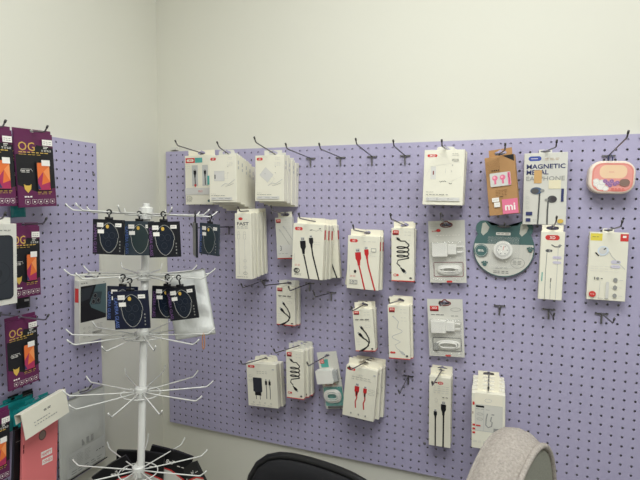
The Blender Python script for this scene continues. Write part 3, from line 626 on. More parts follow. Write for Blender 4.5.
# body with slot: strip between the outline and the slot
n = 72; inner = []
for k in range(n):
    a = atan2(out[k][1], out[k][0]); r2 = 1/(((abs(cos(a))/.017)**2.4+(abs(sin(a))/.0045)**2.4)**(1/2.4)); inner.append((r2*cos(a), r2*sin(a)))
mb = MB(); vs = []
for y in (-.0012, 0): vs += [(x, y, z) for x, z in out]+[(x, y, z) for x, z in inner]
fs = []
for k in range(n):
    j = (k+1) % n; fs += [(k, j, n+j, n+k), (2*n+j, 2*n+k, 3*n+k, 3*n+j), (j, k, 2*n+k, 2*n+j), (n+k, n+j, 3*n+j, 3*n+k)]
mb.add(vs, fs, GREEN); mb.build('hanging_card', root)
f = Face(root, 2*rw, 2*rh, -.0012, oz+rh, ox)
arc = [(.5+.485*cos(a), .5+.485*sin(a)) for a in [radians(-10+200*k/40) for k in range(41)]]
f.poly(arc, PAPERG); f.done('lower_print', 'off-white lower half')
for u in (.19, .82): f.poly([(u-.07,.22),(u-.05,.05),(u+(.0 if u < .5 else .02),.03),(u+.07,.12),(u+.04,.2),(u-.03,.27)], mat('pale_ear_ink', (196,196,184), .5)); f.done('ear_print', 'pale ear patch')
f.pill(.37,.205,.61,.255, WINK, .002); f.lines(.39,.59,.23,.231,1, DGR, .0012, 3)
for u in (.7,.76,.82,.88,.93): f.stroke([(u,.42),(u+.01,.55),(u-.02,.68)], .0004, LGR)
f.lines(.35,.62,.9,.93,2, DGR, .0014, 4); f.ring(.74,.74,.11,.09,.0006, DGR); f.lines(.66,.82,.71,.76,3, DGR, .001, 2); f.lines(.38,.6,.83,.85,2, GR,.001,3)
for cu, cv in ((.2,.78), (.93,.5)):
    f.ell(cu, cv+.01, .035, .03, GREEN)
    for a in (-50,-17,17,50): f.ell(cu+.055*sin(radians(a)), cv-.04*cos(radians(a)), .014, .017, GREEN)
f.done('printed_text')
f.ell(.135,.54,.115,.115, GREEN, 28); f.ring(.135,.54,.1,.1,.0007, WINK); f.lines(.08,.19,.53,.55,2, WINK, .002, 2); f.done('round_badge', 'green round badge')
mb = MB(); cx, cz = ox-.001, oz-rh*.02
for r, y0, y1, M in ((.031,-.016,-.0018,WPL), (.024,-.0175,-.016,VLG), (.018,-.0185,-.0175,WPL)):
    mb.prism([(cx+r*cos(2*pi*k/32)*.8, cz+r*sin(2*pi*k/32)*.8) for k in range(32)], y0, y1, M)
o = mb.build('reel', root, label='white round reel')
f2 = Face(root, .04, .04, -.0185, cz+.02, cx); f2.stroke([(.5,.5),(.56,.2)], .0012, RED)
for a in range(0, 360, 60): f2.ell(.5+.28*cos(radians(a)), .5+.28*sin(radians(a)), .04, .04, GR)
f2.done('dial_print')
mb = MB(); mb.prism(rrect(ox-.042, ox+.040, oz-.052, oz+.035, .004), -.020, -.0014, CLEAR); mb.build('clear_shell', root)
be = at_y(504,221.5,-.06)
make_hook('back', (hx, 0, hz), (0, -1, .05), .06, 'short steel hook through the cat eared card', 'display hooks on the board', .008)

# ------------------------------------------------------------------ pegboards
def pegboard(name, label, side, n0, n1, rows, e0, e1, ez, mat_, hole=0.0031):
    ox = 0 if side == 'back' else -0.43124; oz = Z0 if side == 'back' else Z0-.0051
    mb = MB(); T = .003
    us = [i*P+ox for i in range(n0, n1+1)]
    ub = [us[0]-e0]+[(us[i]+us[i+1])/2 for i in range(len(us)-1)]+[us[-1]+e1]
    zs = [oz-j*P for j in range(rows)]; zb = [zs[0]+ez]+[(zs[j]+zs[j+1])/2 for j in range(rows-1)]+[zs[-1]-P/2]
    V = []; F = []; F2 = []
    def W(u, z, d): return (u, -d, z) if side == 'back' else (LX+d, u, z)
    for i, u in enumerate(us):
        for j, z in enumerate(zs):
            l, r, t, b = ub[i], ub[i+1], zb[j], zb[j+1]; o = len(V)
            outer = [(r, z), (r, t), (u, t), (l, t), (l, z), (l, b), (u, b), (r, b)]
            inn = [(u+hole*cos(pi/4*k), z+hole*sin(pi/4*k)) for k in range(8)]
            V += [W(x, y, 0) for x, y in outer]+[W(x, y, 0) for x, y in inn]+[W(x, y, -T) for x, y in inn]+[W(x, y, -T) for x, y in outer]
            for k in range(8):
                q = (k+1) % 8; F.append((o+k, o+q, o+8+q, o+8+k)); F2 += [(o+8+k, o+8+q, o+16+q, o+16+k), (o+16+k, o+16+q, o+24+q, o+24+k)]
    a0, a1, zt, z1 = ub[0], ub[-1], zb[0], zb[-1]; o = len(V)
    V += [W(a0, z1, 0), W(a1, z1, 0), W(a1, zt, 0), W(a0, zt, 0), W(a0, z1, -T), W(a1, z1, -T), W(a1, zt, -T), W(a0, zt, -T)]
    F += [(o, o+4, o+5, o+1), (o+1, o+5, o+6, o+2), (o+2, o+6, o+7, o+3), (o+3, o+7, o+4, o)]
    root = thing(name, label, 'pegboard')
    b_ = MB(); b_.add(V, F, mat_); b_.f += F2; b_.mi += [b_.m(HARDB_SHADE)]*len(F2); b_.build('perforated_panel', root)
    g = .0085 if side == 'back' else .0110
    fr = MB()
    for (u0, u1, za, zb_) in ((a0+.001, a1-.001, zt-.02, zt-.0005), (a0+.001, a1-.001, z1+.0005, z1+.004), (a0+.001, a0+.019 if side == 'back' else a0+.004, z1+.004, zt-.02), (a1-.004, a1-.001, z1+.004, zt-.02)):
        A, B = W(u0, za, -T), W(u1, zb_, -g)
        fr.box(min(A[0], B[0]), max(A[0], B[0]), min(A[1], B[1]), max(A[1], B[1]), min(A[2], B[2]), max(A[2], B[2]), mat_)
    fr.build('mounting_batten', root)
    return root
pb = pegboard('pegboard', 'long lilac perforated pegboard on the right hand wall', 'back', 0, 78, 40, .0235, .0127, .0135, LILAC)
pl = pegboard('pegboard', 'shorter lilac perforated pegboard on the left wall', 'left', -32, 5, 40, .0127, .0155, .0127, LILAC)
def screw(parent, c, nrm):
    mb = MB(); c = Vector(c); nrm = Vector(nrm); mb.tube([c, c+nrm*.0015, c+nrm*.0025], [.0042, .0042, .002], CHROME, 10); mb.build('screw', parent, True)
for px, py in ((424.7,443.3), (168.5,177), (168.5,205)):
    p = at_y(px, py, 0); screw(pb, (p.x, -.0003, p.z), (0,-1,0))
p = at_x(93.5,174.5,LX); screw(pl, (LX+.0003, p.y, p.z), (1,0,0))
p = at_y(173.5,149.3,-.002)
mb = MB(); mb.box(p.x-.012, p.x+.012, -.0032, WALLY, p.z-.002, p.z+.008, PAPERG); mb.build('wall_clip', pb, label='small pale clip')

# ------------------------------------------------------------------ left board goods
og = maker(art_og, M=PURP, tabM=PURP, tabw=1.0)
def lthing(quad, d, t, build, name, label, cat, tabh, hl=None, bend=None, L=.15, group=None):
    return stack('left', quad, d, t, 1, .02, build, name, lambda k: label, cat, group, tabh, bend, L, hl, hgroup='display hooks on the left board')
def og_card(root, w, h, t, tabh):
    mb = MB(); mb.box(-w/2, w/2, -t, 0, -h-tabh/2, -tabh/2, PURP); o = mb.build('pouch', root)
    hang_tab(root, w, tabh, PURP, hw=.006, hh=.003)
    art_og(Face(root, w, h, -t, -tabh/2))
G = 'screen protector pouches on the left board'
lthing([(13,131.5),(52,134.2),(56.3,206.7),(19.8,206.7)], .075, .005, og_card, 'screen_protector_pouch', 'plum and black pouch lettered OG, upper one fully in view', 'pouch', .009, 'steel hook holding the upper OG pouch', (44.5,132), .14, G)
lthing([(-25,127.5),(11.5,129.5),(16,206.5),(-18,206)], .085, .005, og_card, 'screen_protector_pouch', 'plum and black pouch at the top left, cut off by the photo edge', 'pouch', .009, 'steel hook at the top left edge of the photo', (2.5,127), .14, G)
lthing([(9,141),(31,142),(32,206),(13,206)], .045, .004, og_card, 'screen_protector_pouch', 'plum pouch mostly hidden between the two topmost OG pouches', 'pouch', .009, group=G)
lthing([(10,225.5),(39,227),(43,294.5),(14,298.6)], .055, .005, og_card, 'screen_protector_pouch', 'plum and black pouch lettered OG, the middle one beside the framed case box', 'pouch', .009, 'steel hook holding the middle OG pouch', (43.5,223.5), .13, G)
lthing([(6.3,322.8),(35.8,315),(40.6,380.2),(9.4,390.6)], .07, .005, og_card, 'screen_protector_pouch', 'plum and black pouch lettered OG hanging below the middle one', 'pouch', .009, 'steel hook holding the OG pouch below the middle one', (45.5,320), .13, G)
lthing([(-20,419),(9,411),(15.5,475),(-14,486)], .15, .005, og_card, 'screen_protector_pouch', 'plum pouch with orange phone picture at the bottom left corner', 'pouch', .009, group=G)
def black_frame(root, w, h, t, tabh):
    carton(root, w, h, t, -tabh/2, BPL, name='card'); hang_tab(root, w, tabh, BPL, hw=.006, hh=.003); f = Face(root, w, h, -t, -tabh/2); f.stroke([(.08,.2),(.92,.2),(.92,.95)], .001, GR); f.rect(.55,.5,.9,.62, LGR); f.done('printed_outline')
lthing([(17,292),(30,290),(31,307.5),(17.5,308.5)], .025, .004, black_frame, 'accessory_card', 'small dark card peeking out below the middle OG pouch', 'card', .006)
lthing([(9,398.5),(33,391.5),(34,401),(9,409)], .03, .004, black_frame, 'accessory_card', 'thin black framed card below the lowest OG pouch', 'card', .006)
def film_bag(M, amp, edge=None, lines=None, puff=.006):
    def b(root, w, h, t, tabh):
        mb = MB(); nx, nz = 18, 26; V = []; F = []
        for s in (-1, 1):
            for j in range(nz+1):
                for i in range(nx+1):
                    u, v = i/nx, j/nz; ed = min(1, 6*min(u, 1-u), 6*min(v, 1-v))
                    nn = noise.noise(Vector((u*3.1, v*4.3, 1.7+s)))*amp+abs(noise.noise(Vector((u*9, v*8, 5+s))))*amp*.5
                    V.append(((u-.5)*w, -t/2+s*(puff*ed*.6+.0006)+nn*ed, -tabh/2-v*h))
        N = (nx+1)*(nz+1)
        for j in range(nz):
            for i in range(nx):
                a = j*(nx+1)+i; q = (a, a+1, a+nx+2, a+nx+1); F += [q, tuple(N+x for x in q[::-1])]
        for j in range(nz):
            for i in (0, nx): a = j*(nx+1)+i; F.append((a, a+nx+1, N+a+nx+1, N+a))
        for i in range(nx):
            for j in (0, nz): a = j*(nx+1)+i; F.append((a, a+1, N+a+1, N+a))
        mb.add(V, F, M); mb.build('film', root, True)
        if tabh > 0: hang_tab(root, w*.5, tabh, M, hw=.006, hh=.003)
        if lines: lines(root, w, h, -t/2-puff*.6-amp*1.0-.001, -tabh/2)
    return b
def teal_end(root, w, h, t, tabh): film_bag(TEALP, .003)(root, w, h, t, tabh)
lthing([(11,203),(26,203),(26.5,217),(12,217.5)], .02, .006, teal_end, 'teal_pouch', 'teal film pouch end showing below the two topmost OG pouches', 'pouch', 0)
for dd, qd, lb in ((.04, [(-6,406),(33,396),(35,424),(-4,436)], 'teal film pouch behind the pink phone case, reaching the photo edge'), (.075, [(14,408),(60,392.5),(62,412),(16,430)], 'teal film pouch directly behind the folded white flap')):
    lthing(qd, dd, .006, teal_end, 'teal_pouch', lb, 'pouch', .008)
lthing([(15,430),(30,425),(31,484),(16,490)], .115, .008, black_frame, 'accessory_card', 'dark card squeezed between the corner OG pouch and the coral phone case', 'card', .006)
# framed case box at the left edge
def case_box(root, w, h, t, tabh):
    carton(root, w, h, t, -tabh/2, PAPERG); hang_tab(root, w*.92, tabh, PAPERG, hw=.012, hh=.004)
    f = Face(root, w, h, -t, -tabh/2); rr = random.Random(3)
    for k in range(16):
        u, v = (rr.choice((.04,.96)), rr.random()) if k % 2 else (rr.random(), rr.choice((.05,.96))); f.ring(u, v, .03, .02, .0005, LGR)
    f.done('patterned_frame'); f.pill(.1,.14,.89,.93, mat('case_charcoal', (34,38,43), .5, bump=.2), .01); f.pill(.12,.155,.87,.915, mat('case_slate', (46,50,56), .5), .009); f.ring(.5,.6,.3,.14,.0012, mat('case_charcoal', (34,38,43))); f.ell(.5,.6,.1,.05, mat('case_charcoal', (34,38,43))); f.done('phone_case', 'dark grey phone case in the window')
    f.lines(.55,.85,.08,.09,1, DGR, .0012, 3); f.done('printed_text')
lthing([(-24,224),(17,223.5),(16.5,303),(-22,310)], .13, .016, case_box, 'phone_case_box', 'pale patterned box with dark phone case at the left photo edge', 'box', .014, 'steel hook at the left photo edge above the patterned box', (7,213.5), .14)
# phone case box behind the spinner
def iphone_box(root, w, h, t, tabh):
    carton(root, w, h, t, -tabh/2, PAPERG); hang_tab(root, w*.98, tabh, PAPERG, hw=.015, hh=.005)
    f = Face(root, w, h, -t, -tabh/2); f.rect(.04,.09,.98,.66, BPL); f.poly([(.98,.09),(.98,.6),(.42,.45),(.36,.38),(.6,.09)], mat('phone_green_print', (82,104,106), .3)); f.poly([(.5,.2),(.82,.22),(.76,.42),(.4,.4)], mat('camera_print', (54,66,70), .3))
    for u, v in ((.5,.36),(.56,.27),(.68,.35)): f.ell(u, v, .065, .04, BLK); f.ring(u, v, .06, .036, .0008, GR)
    f.poly([(.06,.13),(.5,.11),(.34,.3),(.06,.33)], mat('phone_dark_print', (48,52,56), .3)); f.done('phone_picture', 'printed dark green phone with three lenses')
    f.lines(.05,.3,.04,.05,2, DGR, .001); f.lines(.85,.95,.06,.06,1, DGR, .001, 1)
    for u in (.16,.34):
        for v in (.76,.83,.9): f.ring(u, v, .03, .012, .0007, GR)
    f.lines(.46,.85,.73,.8,4, GR, .0008, 3)
    for k in range(14): f.stroke([(.46+.024*k,.84),(.46+.024*k,.88)], .0008 if k % 3 else .0016, BLK)
    f.done('printed_text')
    mb = MB(); x = -w/2-.0003; zt = -tabh/2; mb.add([(x, -t*.85, zt-h*.12), (x, -t*.15, zt-h*.12), (x, -t*.15, zt-h*.34), (x, -t*.85, zt-h*.34)], [(0,1,2,3)], RED); mb.build('side_label', root, label='red side label')
lthing([(79.5,281),(106.5,277.5),(107.8,338),(81,343)], .04, .02, iphone_box, 'phone_case_box', 'white box with dark green phone picture hanging behind the spinner arms', 'box', .018, 'steel hook holding the phone picture box', (97,278), .06)
# coral phone case with folded flap
def coral(root, w, h, t, tabh):
    mb = MB(); mb.prism(rrect(-w/2, w/2, -h-tabh/2, -tabh/2, .009, 6), -t, 0, CORAL); o = mb.build('case_shell', root)
    md = o.modifiers.new('b', 'BEVEL'); md.width = .0028; md.segments = 3; md.limit_method = 'ANGLE'
    hang_tab(root, w*.5, tabh, CORAL, hw=.006, hh=.003)
    f = Face(root, w, h, -t, -tabh/2); f.ell(.53,.28,.105,.065, mat('taupe_ring', (110,84,78), .4)); f.ell(.53,.28,.085,.052, mat('lens_grey', (146,124,116), .3)); f.done('finger_sensor_cutout', 'dark round opening')
    f.rect(.50,.50,.82,.575, WINK); f.rect(.54,.605,.84,.675, WINK); f.text('HAPPY', .52,.515,.80,.56, CORAL, True); f.text('ONES', .57,.62,.82,.66, CORAL, True); f.done('lettering', 'white blocks with letters')
    for v in (.3,.36): f.rect(.0,v,.03,v+.05, DRED)
    f.done('side_buttons')
lthing([(24,420),(58.5,408),(61,482),(26,496)], .13, .010, coral, 'phone_case', 'coral pink phone case hanging below the folded white flap', 'phone case', .012, 'steel hook behind the folded white flap', (40,409), .15)
def flap(root, w, h, t, tabh):
    mb = MB(); mb.box(-w/2, w/2, -.0009, 0, -h-tabh/2, tabh/2, PAPER); mb.add([(-w/2,0,tabh/2), (w/2,0,tabh/2), (w/2,.022,tabh/2-.006), (-w/2,.022,tabh/2-.006), (-w/2,.022,-.03), (w/2,.022,-.03)], [(0,1,2,3), (3,2,5,4)], PAPER); mb.build('folded_card', root)
    f = Face(root, w, h, -.0009, -tabh/2); f.lines(.46,.63,.3,.34,2, DGR, .0018, 2); f.lines(.22,.6,.56,.58,1, GR, .002, 6); f.lines(.22,.75,.68,.70,1, GR, .002, 9); f.done('printed_text')
lthing([(20.5,413),(65.6,390.5),(71,413.5),(27,436.7)], .165, .001, flap, 'header_card', 'folded white header card tilted over the coral phone case', 'card', 0)
# frosted poly bag
def bag_print(root, w, h, y, zt):
    f = Face(root, w, h, y+.004, zt); f.poly([(.12,.66),(.97,.66),(.97,.96),(.12,.96)], mat('bag_label', (196,197,192), .4)); f.rect(.7,.66,.705,.96, LGR)
    for k in range(3): f.rect(.44+.1*k,.56,.50+.1*k,.64, GR)
    f.lines(.16,.66,.71,.84,8, GR, .0007, 3); f.lines(.74,.94,.70,.76,4, LGR, .0007, 2); f.lines(.74,.94,.80,.80,1, DGR, .0022, 3); f.lines(.2,.9,.89,.92,2, DGR, .0013, 5); f.rect(.12,.965,1,.98, BLK); f.done('printed_label', 'pale label with barcode')
lthing([(61,403),(104.5,386),(109.5,458),(62,486)], .035, .012, film_bag(POLY, .004, lines=bag_print), 'poly_bag', 'large frosted plastic bag with printed label left of the spinner pole', 'bag', .01, 'steel hook holding the frosted plastic bag', (88,390), .05)

# ------------------------------------------------------------------ rotating display stand
SY = -.5
hubs = [((145.3,214), 5), ((143.9,275), 7), ((142.3,335), -4), ((141,392), 1.5), ((138.4,470.5), 15)]
hp = [at_y(*h, SY+o_) for (h, _), o_ in zip(hubs, (.030,.022,.014,.006,-.004))]; topz = at_y(146.4,205.5, SY+.031)
ax = (hp[0]-hp[4]).normalized(); bot = hp[4]-ax*((hp[4].z-.30)/ax.z)
SP = thing('spinner_rack', 'white wire spinner rack with five tiers of arms in the corner', 'display rack', None, (bot.x, bot.y, 0))
Q = Vector((0, 0, 1)).rotation_difference(ax); rel = lambda p: Vector(p)-Vector((bot.x, bot.y, 0))
def tub(name, a, b, ra, M=WHITE, parent=SP, n=18):
    mb = MB(); mb.tube([rel(a), rel(b)], ra, M, n); return mb.build(name, parent, True)
tub('pole', (bot.x, bot.y, .06), topz-ax*.004, .0092)
mb = MB(); tz = rel(topz)
prof = [(.0165,-.020), (.0165,-.006), (.013,-.004), (.0085,-.003), (.0085,.004), (.006,.0055)]
mb.lathe([(r, z) for r, z in prof], WHITE); o = mb.build('top_cap', SP); o.location = tz
mb = MB()
for k in range(4):
    a = pi/4+k*pi/2; mb.tube([(0,0,.075), (.06*cos(a),.06*sin(a),.07), (.2*cos(a),.2*sin(a),.02), (.22*cos(a),.22*sin(a),.008)], .008, WHITE)
mb.build('foot_base', SP, True)
R_ARM = .178
arm_dir = {}
for ti, ((_, ph), c) in enumerate(zip(hubs, hp)):
    e = Matrix.Translation(rel(c)) @ Q.to_matrix().to_4x4()
    mb = MB(); mb.lathe([(.0155,-.013), (.0155,.010), (.0125,.013)], WHITE, 22)
    hub = mb.build('tier_hub', SP, False); hub.matrix_basis = e
    mr = MB(); mr.tube([(.047*cos(2*pi*k/36), .047*sin(2*pi*k/36), -.0035) for k in range(36)], .0016, WHITE, 6, closed=True); ro = mr.build('wire_ring', hub, True)
    for k in range(10):
        a = radians(ph+36*k); jz = random.uniform(-.002, .003); d_ = Vector((cos(a), sin(a), 0))
        pts = [d_*.012+Vector((0,0,.001)), d_*.05, d_*.11+Vector((0,0,jz*.5)), d_*(R_ARM-.02)+Vector((0,0,jz)), d_*(R_ARM-.015)+Vector((0,0,jz+.001)), d_*(R_ARM-.004)+Vector((0,0,jz+.010)), d_*(R_ARM)+Vector((0,0,jz+.015))]
        ma = MB(); ma.tube(pts, .0017, WHITE, 7); ma.build('arm', hub, True); arm_dir[(ti, k)] = (e, jz)
def on_arm(ti, k, r):
    e, jz = arm_dir[(ti, k)]; a = radians(hubs[ti][1]+36*k); zz = jz*min(1, r/.158)
    return Vector((bot.x, bot.y, 0))+(e @ Vector((r*cos(a), r*sin(a), zz)))

# lens protector packs
def pack_mesh(root, w, h, base, word, dark, D):
    ring = MB(); ring.tube([(.0052*cos(a), 0, .0055*sin(a)-.0005) for a in [radians(-60+300*k/16) for k in range(17)]], .0017, BPL, 7); ring.tube([(0, 0, -.0055), (.0005, 0, -D+.004)], .0022, BPL, 7); ring.box(-.009, .009, -.0015, .0015, -D-.001, -D+.006, BPL); ring.build('hanger', root, True, 'black plastic hanger')
    mb = MB(); mb.box(-w/2, w/2, -.0025, .0025, -D-h, -D, base); mb.build('sleeve', root)
    f = Face(root, w, h, -.0025, -D)
    eg = [(.52+.30*cos(t)*(1.04 if sin(t) < 0 else .95), .52+.43*sin(t)*(1-.12*abs(cos(t)))) for t in [2*pi*k/30 for k in range(31)]]
    f.poly(eg[:-1], dark); f.stroke(eg, .0009, mat('silver_line', (176,176,170), .3))
    for u, v in ((.42,.45),(.62,.45),(.5,.68)): f.ring(u, v, .09, .09, .0006, mat('lens_line', (40,50,64), .3))
    f.done('printed_outline', 'grey outlined lens shape')
    f.text(word, .03,.16,.13,.95, mat('violet_pack_ink', (120,84,136), .4) if base is PACK else mat('blue_pack_ink', (96,120,186), .4), rot=90); f.done('lettering', 'small vertical lettering')
    f.ell(.47,.2,.05,.055, GOLD); f.rect(.14,.1,.34,.22, WINK); f.rect(.16,.29,.36,.4, WINK); f.rect(.72,.1,.92,.2, WINK); f.lines(.16,.32,.15,.17,2, LGR, .0006, 2); f.lines(.74,.9,.15,.15,1, DGR, .001, 3); f.done('price_sticker', 'white price stickers')
    for v in (.62,.71,.8,.89): f.ell(.88, v, .02, .02, GR)
    f.done('icon_dots')
PK = 'camera glass packs on the spinner'
packs = {}
def pack(ti, k, r, yaw, roll, label, w=.072, h=.084, base=PACK, word='CAMERA GLASS', dark=GLASSD):
    p = on_arm(ti, k, r); D = (.018, .024)[ti]; key = (w, h, base.name, ti)
    rot = (0, radians(roll), radians(yaw)); loc = (p.x, p.y, p.z)
    if key in packs: return dup(packs[key], label, loc, rot)
    t = thing('lens_protector_pack', label, 'pack', PK, loc, rot); pack_mesh(t, w, h, base, word, dark, D); packs[key] = t; return t
YW = 22
pack(0, 7, .098, YW, 2, 'black lens protector pack, left one of three in front of the top tier', h=.082)
pack(0, 8, .045, YW+2, 0, 'slate lens protector pack, middle one of three in front of the top tier', w=.07, h=.083, base=PACKT, dark=mat('slate_print', (44,58,60), .3))
pack(0, 9, .125, YW-1, -2, 'black lens protector pack, right one of three in front of the top tier', h=.082)
pack(0, 1, .160, -12, 3, 'lens protector pack turned sideways near the right end of a top tier arm', w=.07, h=.083, base=PACKT)
pack(0, 0, .140, 131, 0, 'thin lens protector pack seen edge-on from the top tier', h=.082)
pack(1, 7, .060, YW+1, 2, 'blue-black lens protector pack half hidden behind the front one on the second tier', base=PACKB)
pack(1, 8, .110, YW-1, -3, 'blue-black lens protector pack, foremost one on the second tier', w=.080, h=.088, base=PACKB)
pack(1, 0, .097, YW-3, -8, 'black lens protector pack tilted on the right of the second tier', h=.082)
pack(1, 0, .066, YW+2, 2, 'black lens protector pack behind the tilted one on the second tier', h=.082)
# foil bag on the second tier
def foil(root, w, h):
    film_bag(FOIL, .010, puff=.007)(root, w, h, .012, 0)
p = on_arm(1, 1, .100)
t = thing('foil_bag', 'pearly white foil bag hanging behind the tilted black pack', 'bag', None, (p.x, p.y, p.z+.008), (0, radians(-9), radians(24)))
foil(t, .105, .175)
# small orange tag
p = on_arm(2, 1, .150)
t = thing('hang_loop', 'small orange brown loop hanging from a third tier arm', 'loop', None, (p.x, p.y, p.z), (0, 0, radians(20)))
mb = MB(); mb.tube([(.0032*cos(a), 0, -.019+.021*sin(a)) for a in [2*pi*k/24 for k in range(24)]], .0013, WOODM, 6, closed=True); mb.build('cord_loop', t, True)
# black packets on the lowest tier
def packet(root, w, h, seed):
    mb = MB(); mb.prism([(-w/2, -h), (w/2, -h), (w/2, 0), (w*.1, .004), (-w/2, .001)], -.004, .004, BPL); mb.build('sleeve', root)
    f = Face(root, w, h, -.004, 0); f.poly([(0,.42),(.6,.46),(1,.62),(1,1),(0,1)], PAPERG); f.stroke([(0,.40),(.6,.44),(1,.60)], .004, RED); f.text('8x7', .42,.2,.62,.30, WINK, True); f.lines(.7,.9,.3,.3,1, WINK, .002, 2)
    for k in range(6): f.rect(.35+.09*k,.72,.39+.09*k,.95, DGR)
    f.done('printed_band', 'red stripe and white lettering')
GP = 'black packets on the lowest spinner tier'
def pk(px, py, y, yaw, roll, w, h, label):
    p = at_y(px, py, y); t = thing('cable_packet', label, 'packet', GP, p, (0, radians(roll), radians(yaw))); packet(t, w, h, 1)
pk(141, 452, -.43, 20, 4, .13, .12, 'black packet with red stripe directly behind the pole at the lowest tier')
pk(173, 451, -.38, 24, 18, .12, .12, 'black packet with red stripe tilted down to the right of the pole')
pk(109, 466, -.50, 30, -32, .10, .10, 'black packet leaning left of the pole at the bottom')
pk(190, 465, -.40, -10, -38, .06, .08, 'small black packet sticking up at the far right of the lowest tier')

# ------------------------------------------------------------------ chairs
def chair_base(root, hz, M):
    mb = MB(); mb.lathe([(.028,.12), (.028,.30), (.018,.30), (.018,hz)], M, 16); mb.build('gas_column', root, True)
    for k in range(5):
        a = 2*pi*k/5; mb = MB(); mb.tube([(.02*cos(a), .02*sin(a), .13), (.16*cos(a), .16*sin(a), .115), (.30*cos(a), .30*sin(a), .085)], [.022,.018,.014], M, 8); o = mb.build('leg', root, True)
        mw = MB(); mw.tube([(.30*cos(a)-.012*sin(a), .30*sin(a)+.012*cos(a), .035), (.30*cos(a)+.012*sin(a), .30*sin(a)-.012*cos(a), .035)], .03, BPL, 14); mw.tube([(.30*cos(a), .30*sin(a), .09), (.30*cos(a), .30*sin(a), .05)], .008, BPL, 8); mw.build('caster', o, True)
def slab(root, name, w, h, t, z0, M, nse=3.2, bow=.03, yoff=0.0, tilt=0.0, tw=1.0, rim=None):
    """padded back: superellipse outline, thickness t, slightly bowed"""
    mb = MB(); n = 48; rings = []
    for s, fr in ((-1, 0.0), (-1, .55), (-1, .85), (-.75, .96), (0, 1.0), (.75, .96), (1, .85), (1, .55), (1, 0.0)):
        rg = []
        for k in range(n):
            a = 2*pi*k/n; c, d = cos(a), sin(a); r = 1/((abs(c)**nse+abs(d)**nse)**(1/nse))
            x, z = c*r*w/2*fr, d*r*h/2*fr; z += h/2
            xx = x*(tw+(1-tw)*(1-z/h))
            y = s*t/2+bow*((x/(w/2))**2)-tilt*z+yoff
            rg.append((xx, y, z0+z))
        rings.append(rg)
    vs = [p for rg in rings for p in rg]; fs = []
    for i in range(len(rings)-1):
        for k in range(n): q = (k+1) % n; fs.append((i*n+k, i*n+q, (i+1)*n+q, (i+1)*n+k))
    mb.add(vs, fs, M); o = mb.build(name, root, True)
    if rim: mr = MB(); mr.tube([((c_[0]), c_[1], c_[2]) for c_ in rings[4]], t*.26, rim, 8, closed=True); mr.build('rim', root, True)
    return o
tp = at_y(308, 460, -.42)
bc = thing('office_chair', 'black mesh office chair back with rounded top below the pegboard', 'chair', None, (tp.x+.01, -.50, 0), (0, 0, 0))
bc.location = (tp.x+.012, -.62, 0); bc.rotation_euler = (0, 0, radians(-9))
Hb = .50
slab(bc, 'backrest', .40, Hb, .035, tp.z-Hb+.004, BLKFAB, 4.2, -.03, .19, 0, 1.0, BLKP)
slab_ = MB(); slab_.prism(rrect(-.23,.23,0,.06,.028), -.24, .18, BLKFAB); o = slab_.build('seat', bc); o.location = (0, 0, .44)
mb = MB(); mb.tube([(0,.10,.43), (0,.20,.44), (0,.225,.52), (0,.215,tp.z-.3)], .022, BPL, 10); mb.build('back_support', bc, True)
chair_base(bc, .44, BPL)

# beige chair: padded shell whose outer panel faces the camera's right
ap = CAM+ray(537, 445)*.86
bg = thing('armchair', 'beige and grey fabric office armchair at the bottom right', 'chair', None, (ap.x, ap.y, 0))
nrm = Vector((.886, -.457, 0)); sv = Vector((.457, .886, 0)); up = Vector((0, 0, 1))
def arch(a, hgt, n=40, ex=2.0):
    return [(a*(abs(cos(t))**(2/ex))*(1 if cos(t) > 0 else -1), -hgt+hgt*abs(sin(t))**(2/ex)) for t in [pi*k/n for k in range(n+1)]]
def ring_pts(a, hgt, off, lower=.0, lean=0.0):
    pts = []
    for s_, z in arch(a, hgt): pts.append(sv*(s_+.30*max(z, -.16))+up*(ap.z+z-lower)-nrm*off)
    return pts
A_, Hh = .195, .56
secs = [ring_pts(A_*.93, Hh, -.004, .008), ring_pts(A_, Hh, .008), ring_pts(A_*1.06, Hh+.010, .026, -.010), ring_pts(A_*1.08, Hh+.012, .048, -.012), ring_pts(A_*1.05, Hh+.01, .070, -.006), ring_pts(A_*.92, Hh, .086, .010)]
mb = MB(); N = len(secs[0]); vs = [p for s_ in secs for p in s_]; fs = []
for i in range(len(secs)-1):
    for k in range(N-1): fs.append((i*N+k, i*N+k+1, (i+1)*N+k+1, (i+1)*N+k))
    fs.append((i*N, (i+1)*N, (i+2)*N-1, (i+1)*N-1))
fs.append([k for k in range(N)]); fs.append([(len(secs)-1)*N+k for k in range(N-1, -1, -1)])
mb.add(vs, fs, BEIGE); bk = mb.build('backrest', bg, True)
mb = MB(); inn = ring_pts(A_*.90, Hh, -.006, .012); inb = ring_pts(A_*.94, Hh, .004, .009)
mb.add(inn+inb, [list(range(N))]+[(k, k+1, N+k+1, N+k) for k in range(N-1)], GREYF); mb.build('outer_panel', bg, False, 'grey-green outer panel')
mb = MB(); mb.tube(ring_pts(A_*.97, Hh, -.004, .003), .0055, BEIGE, 8); mb.build('piping', bg, True)
zb = ap.z-Hh
mb = MB(); c_ = nrm*.2
def bb_(s0, s1, n0, n1, z0, z1, M, name):
    m2 = MB(); v = [sv*s+nrm*(-q)+up*z for z in (z0, z1) for q in (n0, n1) for s in (s0, s1)]
    m2.add(v, [(0,2,3,1), (4,5,7,6), (0,1,5,4), (2,6,7,3), (0,4,6,2), (1,3,7,5)], M); o = m2.build(name, bg)
    md = o.modifiers.new('b', 'BEVEL'); md.width = .03; md.segments = 4; md.limit_method = 'ANGLE'; return o
bb_(-.24,.20,-.45,.02, zb-.12, zb+.0, BEIGE, 'seat')
